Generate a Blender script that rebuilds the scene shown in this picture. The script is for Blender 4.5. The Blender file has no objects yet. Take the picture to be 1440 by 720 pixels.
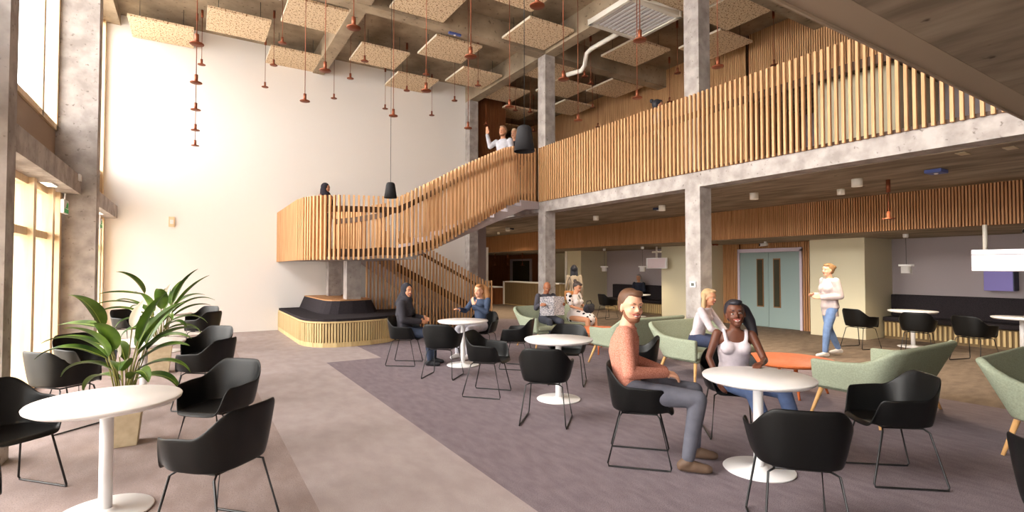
import bpy, bmesh, math, random
from mathutils import Vector, Matrix, noise
random.seed(7)
PI = math.pi
scn = bpy.context.scene
COL = scn.collection

# ---------------------------------------------------------------- materials
def _nt(name):
    m = bpy.data.materials.new(name); m.use_nodes = True
    nt = m.node_tree; b = nt.nodes['Principled BSDF']
    return m, nt, b
def lin(c):
    return tuple((x/12.92 if x <= .04045 else ((x+.055)/1.055)**2.4) for x in (v/255 for v in c)) + (1,)
def plain(name, rgb, rough=.6, metal=0, spec=.3, emit=0, coat=0):
    m, nt, b = _nt(name)
    b.inputs['Base Color'].default_value = lin(rgb); b.inputs['Roughness'].default_value = rough
    b.inputs['Metallic'].default_value = metal; b.inputs['Specular IOR Level'].default_value = spec
    if emit:
        b.inputs['Emission Color'].default_value = lin(rgb); b.inputs['Emission Strength'].default_value = emit
    return m
def tex(name, c1, c2, scale=(1, 1, 1), nscale=4, detail=6, rough=.8, lo=.35, hi=.65, bump=0, spec=.2, c3=None, n3=40, lo3=.62, hi3=.7, kind='noise', dist=0):
    m, nt, b = _nt(name); N, L = nt.nodes, nt.links
    tc = N.new('ShaderNodeTexCoord'); mp = N.new('ShaderNodeMapping'); mp.inputs['Scale'].default_value = scale
    L.new(tc.outputs['Object'], mp.inputs['Vector'])
    if kind == 'noise':
        n = N.new('ShaderNodeTexNoise'); n.inputs['Scale'].default_value = nscale; n.inputs['Detail'].default_value = detail
        n.inputs['Distortion'].default_value = dist; out = n.outputs['Fac']
    else:
        n = N.new('ShaderNodeTexVoronoi'); n.inputs['Scale'].default_value = nscale; out = n.outputs['Distance']
    L.new(mp.outputs['Vector'], n.inputs['Vector'])
    r = N.new('ShaderNodeValToRGB'); r.color_ramp.elements[0].position = lo; r.color_ramp.elements[1].position = hi
    r.color_ramp.elements[0].color = lin(c1); r.color_ramp.elements[1].color = lin(c2)
    L.new(out, r.inputs['Fac']); colo = r.outputs['Color']
    if c3:
        n3n = N.new('ShaderNodeTexNoise'); n3n.inputs['Scale'].default_value = n3; n3n.inputs['Detail'].default_value = 3
        L.new(tc.outputs['Object'], n3n.inputs['Vector'])
        r3 = N.new('ShaderNodeValToRGB'); r3.color_ramp.elements[0].position = lo3; r3.color_ramp.elements[1].position = hi3
        r3.color_ramp.elements[0].color = (0, 0, 0, 1); r3.color_ramp.elements[1].color = (1, 1, 1, 1)
        L.new(n3n.outputs['Fac'], r3.inputs['Fac'])
        mx = N.new('ShaderNodeMix'); mx.data_type = 'RGBA'
        L.new(r3.outputs['Color'], mx.inputs['Factor']); L.new(colo, mx.inputs['A']); mx.inputs['B'].default_value = lin(c3)
        colo = mx.outputs['Result']
    L.new(colo, b.inputs['Base Color']); b.inputs['Roughness'].default_value = rough; b.inputs['Specular IOR Level'].default_value = spec
    if bump:
        bp = N.new('ShaderNodeBump'); bp.inputs['Strength'].default_value = bump; bp.inputs['Distance'].default_value = .01
        L.new(out, bp.inputs['Height']); L.new(bp.outputs['Normal'], b.inputs['Normal'])
    return m
M = {}
M['concrete'] = tex('concrete', (150, 142, 137), (182, 174, 170), nscale=5, detail=12, rough=.85, bump=.3, c3=(122, 114, 108), n3=18, lo3=.64, hi3=.74)
M['concrete_warm'] = tex('concrete_ceiling', (142, 126, 106), (176, 158, 134), nscale=1.8, detail=12, rough=.85, bump=.3, c3=(108, 92, 74), n3=11, lo3=.62, hi3=.74)
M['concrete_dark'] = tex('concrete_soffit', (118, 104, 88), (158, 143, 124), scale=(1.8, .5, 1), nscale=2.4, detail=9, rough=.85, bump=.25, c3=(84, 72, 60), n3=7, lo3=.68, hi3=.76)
M['plaster_trim'] = plain('plaster_trim', (160, 142, 122), .7)
M['white'] = plain('white_paint', (240, 236, 232), .75, spec=.15)
M['grey_wall'] = plain('grey_wall', (164, 153, 154), .8, spec=.15)
M['cream'] = plain('cream_paint', (212, 203, 174), .7, spec=.2)
M['carpet'] = tex('carpet_purple_grey', (123, 111, 116), (137, 125, 130), scale=(3.5, 1.2, 1), nscale=4, detail=10, rough=.97, bump=.15, c3=(98, 88, 92), n3=160, lo3=.5, hi3=.62, spec=.05)
M['stripe'] = tex('pale_stripe_floor', (156, 143, 141), (168, 156, 154), scale=(2.2, 1.2, 1), nscale=3, detail=10, rough=.9, c3=(150, 138, 136), n3=150, lo3=.5, hi3=.65, spec=.1)
M['floor_left'] = tex('warm_grey_floor', (140, 124, 120), (157, 141, 137), scale=(2.2, 1, 1), nscale=3, detail=10, rough=.85, c3=(132, 117, 113), n3=110, lo3=.5, hi3=.65, spec=.2)
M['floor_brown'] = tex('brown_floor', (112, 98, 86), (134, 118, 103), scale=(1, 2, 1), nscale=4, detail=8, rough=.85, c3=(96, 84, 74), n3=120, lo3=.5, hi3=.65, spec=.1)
def wood(name, a, b, **k):
    return tex(name, a, b, scale=(14, 14, .9), nscale=1.5, detail=5, rough=k.get('rough', .55), dist=.6, lo=.3, hi=.7, spec=.25)
M['oak'] = wood('oak_slats', (188, 140, 96), (216, 172, 126))
M['oak_dark'] = wood('oak_cladding', (166, 116, 74), (192, 142, 98))
M['oak_back'] = plain('slat_backing', (92, 58, 34), .8)
M['walnut'] = wood('walnut_panel', (112, 66, 40), (134, 84, 50))
M['dark_band'] = plain('dark_bronze_band', (78, 54, 38), .5)
M['pine'] = wood('window_timber', (224, 196, 156), (238, 214, 178))
M['ply'] = wood('light_ply', (190, 164, 116), (212, 188, 140))
M['wool'] = tex('wood_wool', (196, 166, 130), (234, 212, 180), nscale=42, detail=3, rough=.95, lo=.36, hi=.5, c3=(136, 92, 58), n3=26, lo3=.57, hi3=.62, spec=.05, bump=.4)
M['plinth_core'] = plain('plinth_core', (118, 98, 70), .8)
M['wool_edge'] = plain('panel_edge', (232, 220, 200), .8)
M['copper'] = plain('copper', (138, 78, 54), .45, metal=.6)
M['black'] = plain('black_shell', (9, 9, 9), .42, spec=.3)
M['black_metal'] = plain('black_metal', (22, 22, 23), .4, spec=.5)
M['black_fabric'] = tex('charcoal_upholstery', (40, 36, 39), (52, 47, 50), nscale=60, rough=.95, spec=.1)
M['black_felt'] = plain('black_lamp_shade', (34, 33, 36), .8)
M['white_top'] = plain('white_laminate', (238, 234, 232), .35, spec=.5)
M['white_metal'] = plain('white_metal', (232, 230, 230), .35, spec=.5)
M['white_duct'] = plain('white_enamel', (238, 232, 220), .5)
M['sage'] = tex('sage_fabric', (144, 151, 131), (158, 166, 145), nscale=70, rough=.95, spec=.1, bump=.1)
M['orange'] = wood('orange_lacquer', (190, 96, 52), (206, 112, 64))
M['oak_leg'] = wood('oak_leg', (206, 156, 98), (222, 176, 120))
M['door'] = plain('door_teal_grey', (140, 158, 154), .5)
M['door_glass'] = plain('door_dark_glass', (58, 58, 46), .15, spec=.6)
M['frame_wood'] = plain('vision_frame', (126, 88, 50), .5)
M['lilac'] = plain('lilac_frame', (206, 192, 204), .6)
M['purple'] = plain('purple_box', (138, 128, 196), .6)
M['navy'] = plain('navy_plastic', (46, 52, 76), .5)
M['blue_dev'] = plain('blue_device', (84, 98, 160), .5)
M['green_sign'] = plain('exit_green', (40, 140, 70), .5, emit=.3)
M['screen'] = plain('screen_white', (246, 244, 246), .4, emit=.9)
M['pink_screen'] = plain('screen_pale', (206, 186, 186), .4, emit=.12)
M['lamp_on'] = plain('lamp_glow', (255, 238, 210), .5, emit=3)
M['pot'] = tex('pot_stone', (186, 168, 138), (202, 186, 156), nscale=14, rough=.7)
M['soil'] = plain('soil', (60, 46, 34), .95)
M['paper'] = tex('newsprint', (120, 124, 138), (218, 216, 220), scale=(1, 1, 1), nscale=60, detail=2, rough=.9, lo=.42, hi=.52)
M['spandrel'] = plain('spandrel_panel', (150, 128, 108), .7)
M['outside_paving'] = plain('outside_paving', (200, 190, 175), .9)
def leafmat(name, a, b):
    m, nt, bs = _nt(name); N, L = nt.nodes, nt.links
    tc = N.new('ShaderNodeTexCoord'); n = N.new('ShaderNodeTexNoise'); n.inputs['Scale'].default_value = 5
    r = N.new('ShaderNodeValToRGB'); r.color_ramp.elements[0].position = .35; r.color_ramp.elements[1].position = .65
    r.color_ramp.elements[0].color = lin(a); r.color_ramp.elements[1].color = lin(b)
    L.new(tc.outputs['Object'], n.inputs['Vector']); L.new(n.outputs['Fac'], r.inputs['Fac']); L.new(r.outputs['Color'], bs.inputs['Base Color'])
    bs.inputs['Roughness'].default_value = .38; bs.inputs['Specular IOR Level'].default_value = .5
    return m
M['leaf'] = leafmat('leaf_green', (44, 76, 22), (100, 132, 46))
M['leaf_mid'] = plain('leaf_midrib', (168, 186, 96), .45)
M['spathe'] = plain('white_spathe', (238, 228, 214), .5)
M['stem'] = plain('plant_stem', (128, 124, 66), .6)
def glass(name, tint=(1, 1, 1, 1), f=.08):
    m = bpy.data.materials.new(name); m.use_nodes = True; nt = m.node_tree; nt.nodes.clear()
    o = nt.nodes.new('ShaderNodeOutputMaterial'); mx = nt.nodes.new('ShaderNodeMixShader')
    t = nt.nodes.new('ShaderNodeBsdfTransparent'); g = nt.nodes.new('ShaderNodeBsdfGlossy')
    t.inputs['Color'].default_value = tint; g.inputs['Roughness'].default_value = .05; mx.inputs[0].default_value = f
    nt.links.new(t.outputs[0], mx.inputs[1]); nt.links.new(g.outputs[0], mx.inputs[2]); nt.links.new(mx.outputs[0], o.inputs[0])
    return m
M['glass'] = glass('window_glass')

# ---------------------------------------------------------------- mesh building
class MB:
    def __init__(s): s.v = []; s.f = []; s.sm = []
    def add(s, vs, fs, smooth=False):
        o = len(s.v); s.v += [tuple(p) for p in vs]; s.f += [tuple(i+o for i in f) for f in fs]; s.sm += [smooth]*len(fs); return s
    def box(s, x0, y0, z0, x1, y1, z1):
        if x0 > x1: x0, x1 = x1, x0
        if y0 > y1: y0, y1 = y1, y0
        if z0 > z1: z0, z1 = z1, z0
        return s.add([(x0,y0,z0),(x1,y0,z0),(x1,y1,z0),(x0,y1,z0),(x0,y0,z1),(x1,y0,z1),(x1,y1,z1),(x0,y1,z1)],
                     [(0,3,2,1),(4,5,6,7),(0,1,5,4),(1,2,6,5),(2,3,7,6),(3,0,4,7)])
    def obox(s, c, t, hl, hw, z0, z1):      # box oriented in plan, tangent t
        t = Vector((t[0], t[1])).normalized(); n = Vector((-t.y, t.x)); c = Vector((c[0], c[1])); P = []
        for z in (z0, z1):
            for a, b in ((-1,-1),(1,-1),(1,1),(-1,1)):
                q = c+t*hl*a+n*hw*b; P.append((q.x, q.y, z))
        return s.add(P, [(0,3,2,1),(4,5,6,7),(0,1,5,4),(1,2,6,5),(2,3,7,6),(3,0,4,7)])
    def prism(s, pts, z0, z1, top=None):
        n = len(pts); top = top or pts
        return s.add([(p[0],p[1],z0) for p in pts]+[(p[0],p[1],z1) for p in top],
                     [tuple(range(n))[::-1], tuple(range(n, 2*n))]+[(i,(i+1)%n,n+(i+1)%n,n+i) for i in range(n)])
    def cyl(s, p, q, r, r2=None, n=16, smooth=True):
        r2 = r if r2 is None else r2; p, q = Vector(p), Vector(q); d = (q-p).normalized()
        a = Vector((0,0,1)) if abs(d.z) < .9 else Vector((1,0,0)); u = d.cross(a).normalized(); w = d.cross(u)
        P = [p+(u*math.cos(2*PI*i/n)+w*math.sin(2*PI*i/n))*r for i in range(n)]+[q+(u*math.cos(2*PI*i/n)+w*math.sin(2*PI*i/n))*r2 for i in range(n)]
        s.add(P, [(i,(i+1)%n,n+(i+1)%n,n+i) for i in range(n)], smooth)
        o = len(s.v)-2*n; s.f += [tuple(o+i for i in range(n))[::-1], tuple(o+n+i for i in range(n))]; s.sm += [False]*2
        return s
    def lathe(s, prof, c=(0,0,0), n=32, smooth=True):
        P = []; F = []; k = len(prof)
        for i in range(n):
            a = 2*PI*i/n
            for r, z in prof: P.append((c[0]+r*math.cos(a), c[1]+r*math.sin(a), c[2]+z))
        for i in range(n):
            j = (i+1) % n
            for m in range(k-1): F.append((i*k+m, j*k+m, j*k+m+1, i*k+m+1))
        return s.add(P, F, smooth)
    def tube(s, pts, r, n=8, closed=False):
        pts = [Vector(p) for p in pts]; k = len(pts); P = []; F = []
        for i, p in enumerate(pts):
            a = pts[i-1] if (i or closed) else p; b = pts[(i+1) % k] if (i < k-1 or closed) else p
            d = (b-a).normalized(); h = Vector((0,0,1)) if abs(d.z) < .95 else Vector((0,1,0))
            u = d.cross(h).normalized(); w = d.cross(u); rr = r[i] if isinstance(r, (list, tuple)) else r
            P += [p+(u*math.cos(2*PI*j/n)+w*math.sin(2*PI*j/n))*rr for j in range(n)]
        for i in range(k if closed else k-1):
            i2 = (i+1) % k
            for j in range(n): F.append((i*n+j, i*n+(j+1)%n, i2*n+(j+1)%n, i2*n+j))
        if not closed: F += [tuple(range(n))[::-1], tuple((k-1)*n+j for j in range(n))]
        return s.add(P, F, True)
    def ell(s, c, r, n=16, m=10, rot=None):
        P = []; F = []; c = Vector(c)
        for i in range(m+1):
            th = PI*i/m
            for j in range(n):
                q = Vector((r[0]*math.sin(th)*math.cos(2*PI*j/n), r[1]*math.sin(th)*math.sin(2*PI*j/n), r[2]*math.cos(th)))
                if rot: q = rot @ q
                P.append(c+q)
        for i in range(m):
            for j in range(n): F.append((i*n+j, (i+1)*n+j, (i+1)*n+(j+1)%n, i*n+(j+1)%n))
        return s.add(P, F, True)
    def mesh(s, name):
        me = bpy.data.meshes.new(name); me.from_pydata(s.v, [], s.f); me.validate()
        for p, k in zip(me.polygons, s.sm): p.use_smooth = k
        bm = bmesh.new(); bm.from_mesh(me); bmesh.ops.remove_doubles(bm, verts=bm.verts, dist=1e-6); bmesh.ops.recalc_face_normals(bm, faces=bm.faces); bm.to_mesh(me); bm.free()
        return me
    def build(s, name, mat, parent=None, bevel=0, loc=None):
        o = bpy.data.objects.new(name, s.mesh(name)); COL.objects.link(o); o.data.materials.append(mat)
        if parent: o.parent = parent
        if loc: o.location = loc
        if bevel:
            b = o.modifiers.new('bevel', 'BEVEL'); b.width = bevel; b.segments = 3; b.limit_method = 'ANGLE'; b.angle_limit = .6
            for p in o.data.polygons: p.use_smooth = True
            w = o.modifiers.new('wn', 'WEIGHTED_NORMAL'); w.keep_sharp = False
        return o
def thing(name, label, cat, loc=(0,0,0), rz=0, group=None):
    o = bpy.data.objects.new(name, None); COL.objects.link(o); o.location = loc; o.rotation_euler = (0,0,rz)
    o['label'] = label; o['category'] = cat
    if group: o['group'] = group
    return o
def tag(o, label, cat, group=None):
    o['label'] = label; o['category'] = cat
    if group: o['group'] = group
    return o
def struct(o, label=None):
    o['kind'] = 'structure'
    if label: o['label'] = label
    return o
KIDS = {}
def dup(root, loc, rz, label=None, group=None):
    def cp(o, par):
        c = o.copy(); COL.objects.link(c)
        if par: c.parent = par
        for ch in list(o.children): cp(ch, c)
        return c
    r = cp(root, None); r.location = loc; r.rotation_euler = (0, 0, rz)
    if label: r['label'] = label
    if group: r['group'] = group
    return r
ORD = ['first', 'second', 'third', 'fourth', 'fifth', 'sixth', 'seventh', 'eighth', 'ninth']

# ---------------------------------------------------------------- room
X0, XB, YW, ZS0, ZS1, ZC = 7.35, 11.0, 14.65, 3.01, 3.28, 7.45
struct(MB().box(-1.9,-2.5,-.2, .73,YW,0).build('floor', M['floor_left']), 'warm grey floor along the window wall')
struct(MB().box(.73,-2.5,-.2, 1.95,YW,0).build('floor', M['stripe']), 'pale stripe of floor running to the white wall')
struct(MB().box(1.95,9.12,-.2, 2.9,YW,0).build('floor', M['stripe']))
m = MB(); m.prism([(1.95,-2.5),(9.6,-2.5),(7.95,1.2),(7.85,2.62),(8.55,5.01),(9.0,9.12),(1.95,9.12)], -.2, 0)
struct(m.build('floor', M['carpet']), 'purple grey carpet under the cafe tables')
struct(MB().prism([(2.9,9.12),(9.0,9.12),(9.13,10.53),(9.8,13),(7.6,YW),(2.9,YW)], -.2, 0).build('floor', M['carpet']))
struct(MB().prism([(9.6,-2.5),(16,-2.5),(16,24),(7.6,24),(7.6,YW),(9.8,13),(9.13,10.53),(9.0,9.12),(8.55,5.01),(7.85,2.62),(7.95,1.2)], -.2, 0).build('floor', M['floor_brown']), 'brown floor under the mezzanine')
# white end wall
struct(MB().box(-1.83,YW,0, 7.54,YW+.2,ZC).build('wall_back', M['white']), 'tall white plastered end wall')
struct(MB().box(7.54,YW,0, 8.12,YW+.2,ZS0).build('wall_back', M['grey_wall']))
struct(MB().box(8.12,YW-.03,0, 8.19,YW+.23,2.3).build('trim_1', M['white']))
# main ceiling + beams
struct(MB().box(-2.2,-2.7,ZC, 16,24,ZC+.3).build('ceiling', M['concrete_warm']), 'exposed concrete ceiling high above the hall')  # near end extended over the camera to keep sky light out
def beam(x0,y0,z0,x1,y1,z1,mat='concrete_warm', name='ceiling_beam'): return struct(MB().box(x0,y0,z0,x1,y1,z1).build(name, M[mat]))
beam(-1.49,10.25,6.93, 11.74,10.56,ZC-.001)
beam(-1.49,5.72,6.93, 11.74,6.03,ZC-.001)
beam(2.70,1.6,6.95, 3.0,YW,ZC-.002)
beam(X0,1.6,6.93, X0+.3,YW,ZC-.003)
beam(-1.84,-2.5,7.2, -1.49,YW,ZC-.004)
# right side columns on the mezzanine edge
for y in (5.72, 10.25, 14.33):
    struct(MB().box(X0,y,0, X0+.3,y+.31,ZS0).build('concrete_column', M['concrete']))
    struct(MB().box(X0,y,ZS1, X0+.3,y+.31,6.93).build('concrete_column', M['concrete']))
# columns under the landing, standing through the bench
for y in (12.2, 14.1):
    struct(MB().box(3.05,y,.885, 3.38,y+.33,1.79).build('concrete_column', M['concrete']))
# mezzanine slab, and the slab over the camera
struct(MB().box(X0,1.52,ZS0, 15,24,ZS1).build('mezzanine_slab', M['concrete']))
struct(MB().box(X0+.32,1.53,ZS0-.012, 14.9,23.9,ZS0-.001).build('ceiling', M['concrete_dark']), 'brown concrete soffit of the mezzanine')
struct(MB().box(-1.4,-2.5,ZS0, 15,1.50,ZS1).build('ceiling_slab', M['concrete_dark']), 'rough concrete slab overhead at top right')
struct(MB().box(-1.4,1.31,ZS0-.002, X0-.002,1.50,ZS0).build('trim_2', M['plaster_trim']))
struct(MB().box(15.0,-2.5,-.1, 15.2,24,ZC).build('wall_right', M['white']))  # added to close the open right end against sky light
struct(MB().box(7.54,24,-.1, 15.2,24.2,ZC).build('wall_back', M['white']))
struct(MB().box(7.4,YW+.2,0, 7.54,24,ZC).build('wall_left', M['white']))
struct(MB().box(-1.9,-2.7,0, 16,-2.5,ZC).build('wall_front_light_block', M['white']), 'unseen white wall added behind the viewpoint to block light')  # added unseen wall, cuts light from behind so the windows dominate
struct(MB().box(-1.4,1.50,ZS0-.02, X0-.002,1.515,ZS1).build('trim_3', M['plaster_trim']))

# left window wall
XW = -1.83
for i, y in enumerate((5.72, 10.25)):
    struct(MB().box(-2.15,y,0, -1.305,y+(.24 if i == 0 else .3),7.2).build('concrete_column', M['concrete']))
struct(MB().box(-2.15,1.25,0, -1.305,1.5,7.2).build('concrete_column', M['concrete']))
for a, b in ((1.5,5.72),(5.96,10.25),(10.55,YW)):
    struct(MB().box(-2.15,a,2.75, -1.49,b,3.03).build('ceiling_beam', M['concrete']))
struct(MB().box(-2.15,-2.5,2.75, -1.49,1.25,3.03).build('ceiling_beam', M['concrete']))
win = 0
for a, b in ((-2.5,1.25),(1.5,5.72),(5.96,10.25),(10.55,14.64)):
    win += 1
    w = struct(MB().box(XW-.03,a,3.03, XW+.02,b,3.7).build('wall_left', M['spandrel']))
    # upper window
    f = MB(); f.box(XW-.05,a,3.7, XW+.05,b,3.78); f.box(XW-.05,a,7.12, XW+.05,b,7.2)
    L = b-a; ys = [a, a+L*.27, a+L*.36, a+L*.78, b-.08]
    for y in ys: f.box(XW-.05,y,3.7, XW+.05,y+.08,7.2)
    fo = struct(f.build('window_%d' % win, M['pine']))
    g = MB().box(XW-.006,a,3.78, XW+.006,b,7.12).build('glazing', M['glass'], fo)
    # lower window with door leaf
    f = MB(); f.box(XW-.06,a,2.66, XW+.06,b,2.75); f.box(XW-.06,a,2.02, XW+.06,b,2.12); f.box(XW-.06,a,0, XW+.06,b,.1)
    for y in (a, a+L*.30, a+L*.36, a+L*.62, a+L*.86, b-.14): f.box(XW-.06,y,0, XW+.12,y+.13,2.75)
    fo = struct(f.build('window_%d' % (win+4), M['pine']))
    MB().box(XW-.006,a,.1, XW+.006,b,2.66).build('glazing', M['glass'], fo)
struct(MB().box(-12,-6,-.25, -1.9,20,-.02).build('ground', M['outside_paving']), 'pale paving outside the windows')
struct(MB().box(-1.83,14.5,0, -1.74,YW,7.2).build('trim_4', M['pine']))

# slat cladding helper (real slats on a backing)
def clad_x(name, x, ya, yb, z0, z1, pitch=.045, w=.024, dep=.03, mat='oak_dark', label=None):
    m = MB(); y = ya
    while y < yb-w:
        m.box(x-dep, y, z0, x, y+w, z1); y += pitch
    o = struct(m.build(name, M[mat]), label)
    struct(MB().box(x, ya, z0, x+.05, yb, z1).build(name, M['oak_back']))
    return o
clad_x('wall_right', XB, -1.5, 23.5, 2.31, ZS0-.014, label='ribbed timber bulkhead under the mezzanine')
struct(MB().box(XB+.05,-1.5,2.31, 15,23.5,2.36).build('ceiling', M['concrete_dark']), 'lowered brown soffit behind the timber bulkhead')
clad_x('wall_right', 11.74, 7.72, 20, ZS1, ZC-.01, .052, .03, mat='oak', label='ribbed timber wall on the upper floor')
clad_x('wall_right', 11.74, -1, 7.66, 5.88, ZC-.01, .052, .03, mat='oak')
struct(MB().box(11.66,-1,5.78, 11.9,7.66,5.88).build('trim_5', M['dark_band']))
# upper floor rooms behind the balustrade
struct(MB().box(14.4,-2,ZS1, 14.5,20,5.88).build('wall_right', M['grey_wall']))
struct(MB().box(12.2,4.7,ZS1+.001, 14.4,6.3,5.85).build('wall_right', M['cream']), 'cream partition box on the upper floor')
struct(MB().box(12.3,2.0,ZS1+.001, 14.4,2.2,5.85).build('wall_right', M['walnut']))
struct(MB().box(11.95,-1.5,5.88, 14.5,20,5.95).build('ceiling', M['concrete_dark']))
struct(MB().box(11.8,7.8,ZS1, 14.4,7.9,5.88).build('wall_right', M['walnut']))
struct(MB().box(13.9,-1.5,ZS1, 14.0,4.5,4.6).build('wall_right', M['walnut']))
def clad_y(name, y, xa, xb, z0, z1, pitch=.06, w=.035, dep=.03, mat='oak_dark', label=None):
    m = MB(); x = xa
    while x < xb-w: m.box(x, y-dep, z0, x+w, y, z1); x += pitch
    o = struct(m.build(name, M[mat]), label); struct(MB().box(xa, y, z0, xb, y+.05, z1).build(name, M['oak_back'])); return o
clad_y('wall_back', YW, 7.56, 8.86, ZS1, 7.2, .05, .036, mat='walnut', label='dark timber panelled wall beyond the white wall')
struct(MB().box(7.54,YW,7.2, 8.86,YW+.2,ZC-.01).build('wall_back', M['concrete']))
struct(MB().box(8.86,20,ZS1, 11.74,20.1,ZC-.01).build('wall_back', M['walnut']))
# ground floor rear walls
struct(MB().box(13.44,6.81,0, 13.6,11.5,2.31).build('wall_right', M['oak_back']))
clad_x('wall_right', 13.44, 6.82, 7.28, 0, 2.31, .06, .04)
clad_x('wall_right', 13.44, 9.12, 9.65, 0, 2.31, .06, .04)
clad_x('wall_right', 13.44, 7.28, 9.12, 2.17, 2.31, .06, .04)
struct(MB().box(12.85,5.6,0, 14.2,6.81,2.31).build('wall_right', M['cream']), 'cream partition between the doors and the banquette')
struct(MB().box(12.85,9.65,0, 14.2,11.5,2.31).build('wall_right', M['cream']), 'cream partition left of the grey-green doors')
struct(MB().box(12.85,15.55,0, 14.2,16.4,2.31).build('wall_right', M['cream']), 'cream partition beside the reception')
struct(MB().box(12.8,16.4,0, 12.9,16.5,2.31).build('trim_6', M['white']))
struct(MB().box(14.2,-2,0, 14.3,5.6,2.31).build('wall_right', M['grey_wall']), 'mauve grey wall above the long banquette')
struct(MB().box(14.2,11.5,0, 14.3,15.55,2.31).build('wall_right', M['grey_wall']))
struct(MB().box(14.2,16.5,0, 14.3,19,2.31).build('wall_right', M['cream']))
struct(MB().box(7.6,23.4,0, 14.3,23.5,2.31).build('wall_back', M['walnut']), 'dark timber wall behind the reception')
struct(MB().box(14.2,19,0, 14.3,23.4,2.31).build('wall_right', M['walnut']))

# ---------------------------------------------------------------- mezzanine balustrade and stair
def resample(pts, pitch):
    out = []; acc = 0; nxt = 0
    for a, b in zip(pts, pts[1:]):
        a, b = [Vector(q) for q in (a, b)]; d = Vector((b[0]-a[0], b[1]-a[1])); L = d.length
        while nxt <= acc+L:
            t = (nxt-acc)/L; out.append((a.lerp(b, t), d.normalized())); nxt += pitch
        acc += L
    return out
def slat_screen(pts, pitch=.088, hl=.017, hw=.03):
    m = MB()
    for p, t in resample(pts, pitch): m.obox((p[0], p[1]), t, hl, hw, p[3], p[2])
    return m
def band(pts, off, dz0, dz1, th=.012, ref=2):
    m = MB(); n = len(pts); P = []
    for i, p in enumerate(pts):
        a = pts[max(0, i-1)]; b = pts[min(n-1, i+1)]; t = Vector((b[0]-a[0], b[1]-a[1])).normalized(); nn = Vector((-t.y, t.x))
        for k in (off-th, off+th):
            for dz in (dz0, dz1): P.append((p[0]+nn.x*k, p[1]+nn.y*k, p[ref]+dz))
    F = []
    for i in range(n-1):
        o = i*4; q = o+4
        F += [(o,q,q+1,o+1),(o+2,o+3,q+3,q+2),(o+1,q+1,q+3,o+3),(o,o+2,q+2,q)]
    F += [(0,1,3,2), ((n-1)*4,(n-1)*4+2,(n-1)*4+3,(n-1)*4+1)]
    return m.add(P, F)
class V4(tuple): pass
mz = thing('slatted_balustrade', 'long timber slatted balustrade along the mezzanine edge', 'balustrade', (0,0,0))
bp = [(X0-.035,1.56,4.62,ZS1-.01),(X0-.035,10.5,4.62,ZS1-.01)]
slat_screen(bp, .088, .017, .022).build('slat_screen', M['oak'], mz)
band(bp, -.045, -.41, -.29).build('handrail', M['dark_band'], mz)
band(bp, -.045, 0, .05, ref=3).build('bottom_rail', M['dark_band'], mz)
path = [(1.88,14.62),(1.88,11.6),(1.93,11.2),(2.03,10.9),(2.22,10.62),(2.5,10.4),(2.85,10.28),(3.25,10.2),(3.55,10.08),(3.81,9.97),(4.3,10.0),(4.97,10.09),(5.5,10.2),(5.87,10.3),(6.3,10.45),(6.7,10.55),(7.3,10.56)]
zt = [3.07]*9+[3.22,3.48,3.86,4.12,4.3,4.5,4.62,4.62]
ln = [1.29]*7+[1.25,1.26,1.36,1.48,1.49,1.47,1.45,1.45,1.4,1.34]
sp = [(x,y,z,z-l) for (x,y),z,l in zip(path, zt, ln)]
st = thing('staircase', 'curved timber slatted staircase with landing beside the white wall', 'staircase', (0,0,0))
sc1 = slat_screen(sp, .095, .018, .032).build('outer_screen', M['oak'], st)
band(sp, .05, -.33, -.21).build('handrail', M['dark_band'], st)
band(sp, .05, .06, .22, ref=3).build('stringer', M['dark_band'], st)
# inner screen of the upper flight
ip = [(2.9,12.7),(3.2,11.9),(3.7,11.45),(4.3,11.4),(4.97,11.45),(5.87,11.6),(6.7,11.75),(7.3,11.8)]
iz = [3.0,3.0,3.1,3.4,3.78,4.25,4.55,4.62]
isp = [(x,y,z,max(2.0, z-1.35)) for (x,y),z in zip(ip, iz)]
slat_screen(isp, .095, .018, .03).build('inner_screen', M['oak'], st)
band(isp, -.05, -.33, -.21).build('handrail', M['dark_band'], st)
# lower flight screen going down to the floor
lp = []
for i in range(15):
    x = 3.72+3.68*i/14
    z = 1.26 if x > 7.12 else 1.26+.52*(7.12-x)
    lp.append((x,12.9,min(z,3.0) if x > 4.1 else 1.79,0.0))
slat_screen(lp, .095, .018, .024).build('lower_screen', M['oak'], st)
lq = [p for p in lp if p[0] > 4.4]
band(lq, .05, -.30, -.20).build('handrail', M['dark_band'], st)
band(lq, .05, -1.08, -.86).build('stringer', M['dark_band'], st)
def flight(prof, ya, yb, dy):      # profile in x-z extruded across the flight
    n = len(prof); P = [(x, ya+dy*(x-3.95), z) for x, z in prof]+[(x, yb+dy*(x-3.95), z) for x, z in prof]
    return MB().add(P, [tuple(range(n)), tuple(range(n, 2*n))[::-1]]+[(i, n+i, n+(i+1)%n, (i+1)%n) for i in range(n)])
pr_ = [(7.15,0)]
for i in range(11): pr_ += [(7.15-.29*i, 2.0*(i+1)/11), (7.15-.29*(i+1), 2.0*(i+1)/11)]
pr_ += [(3.96,1.8),(6.5,.0)]
flight(pr_, 12.97, 14.6, 0).build('lower_flight', M['grey_wall'], st)
pr_ = [(3.96,2.0)]
for i in range(8): pr_ += [(3.96+.4*i, 2.0+1.28*(i+1)/8), (3.96+.4*(i+1), 2.0+1.28*(i+1)/8)]
pr_ += [(7.34,3.28),(7.34,3.1),(6.9,3.06),(3.96,1.85)]
flight(pr_, 10.17, 11.4, .10).build('upper_flight', M['grey_wall'], st)
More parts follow.
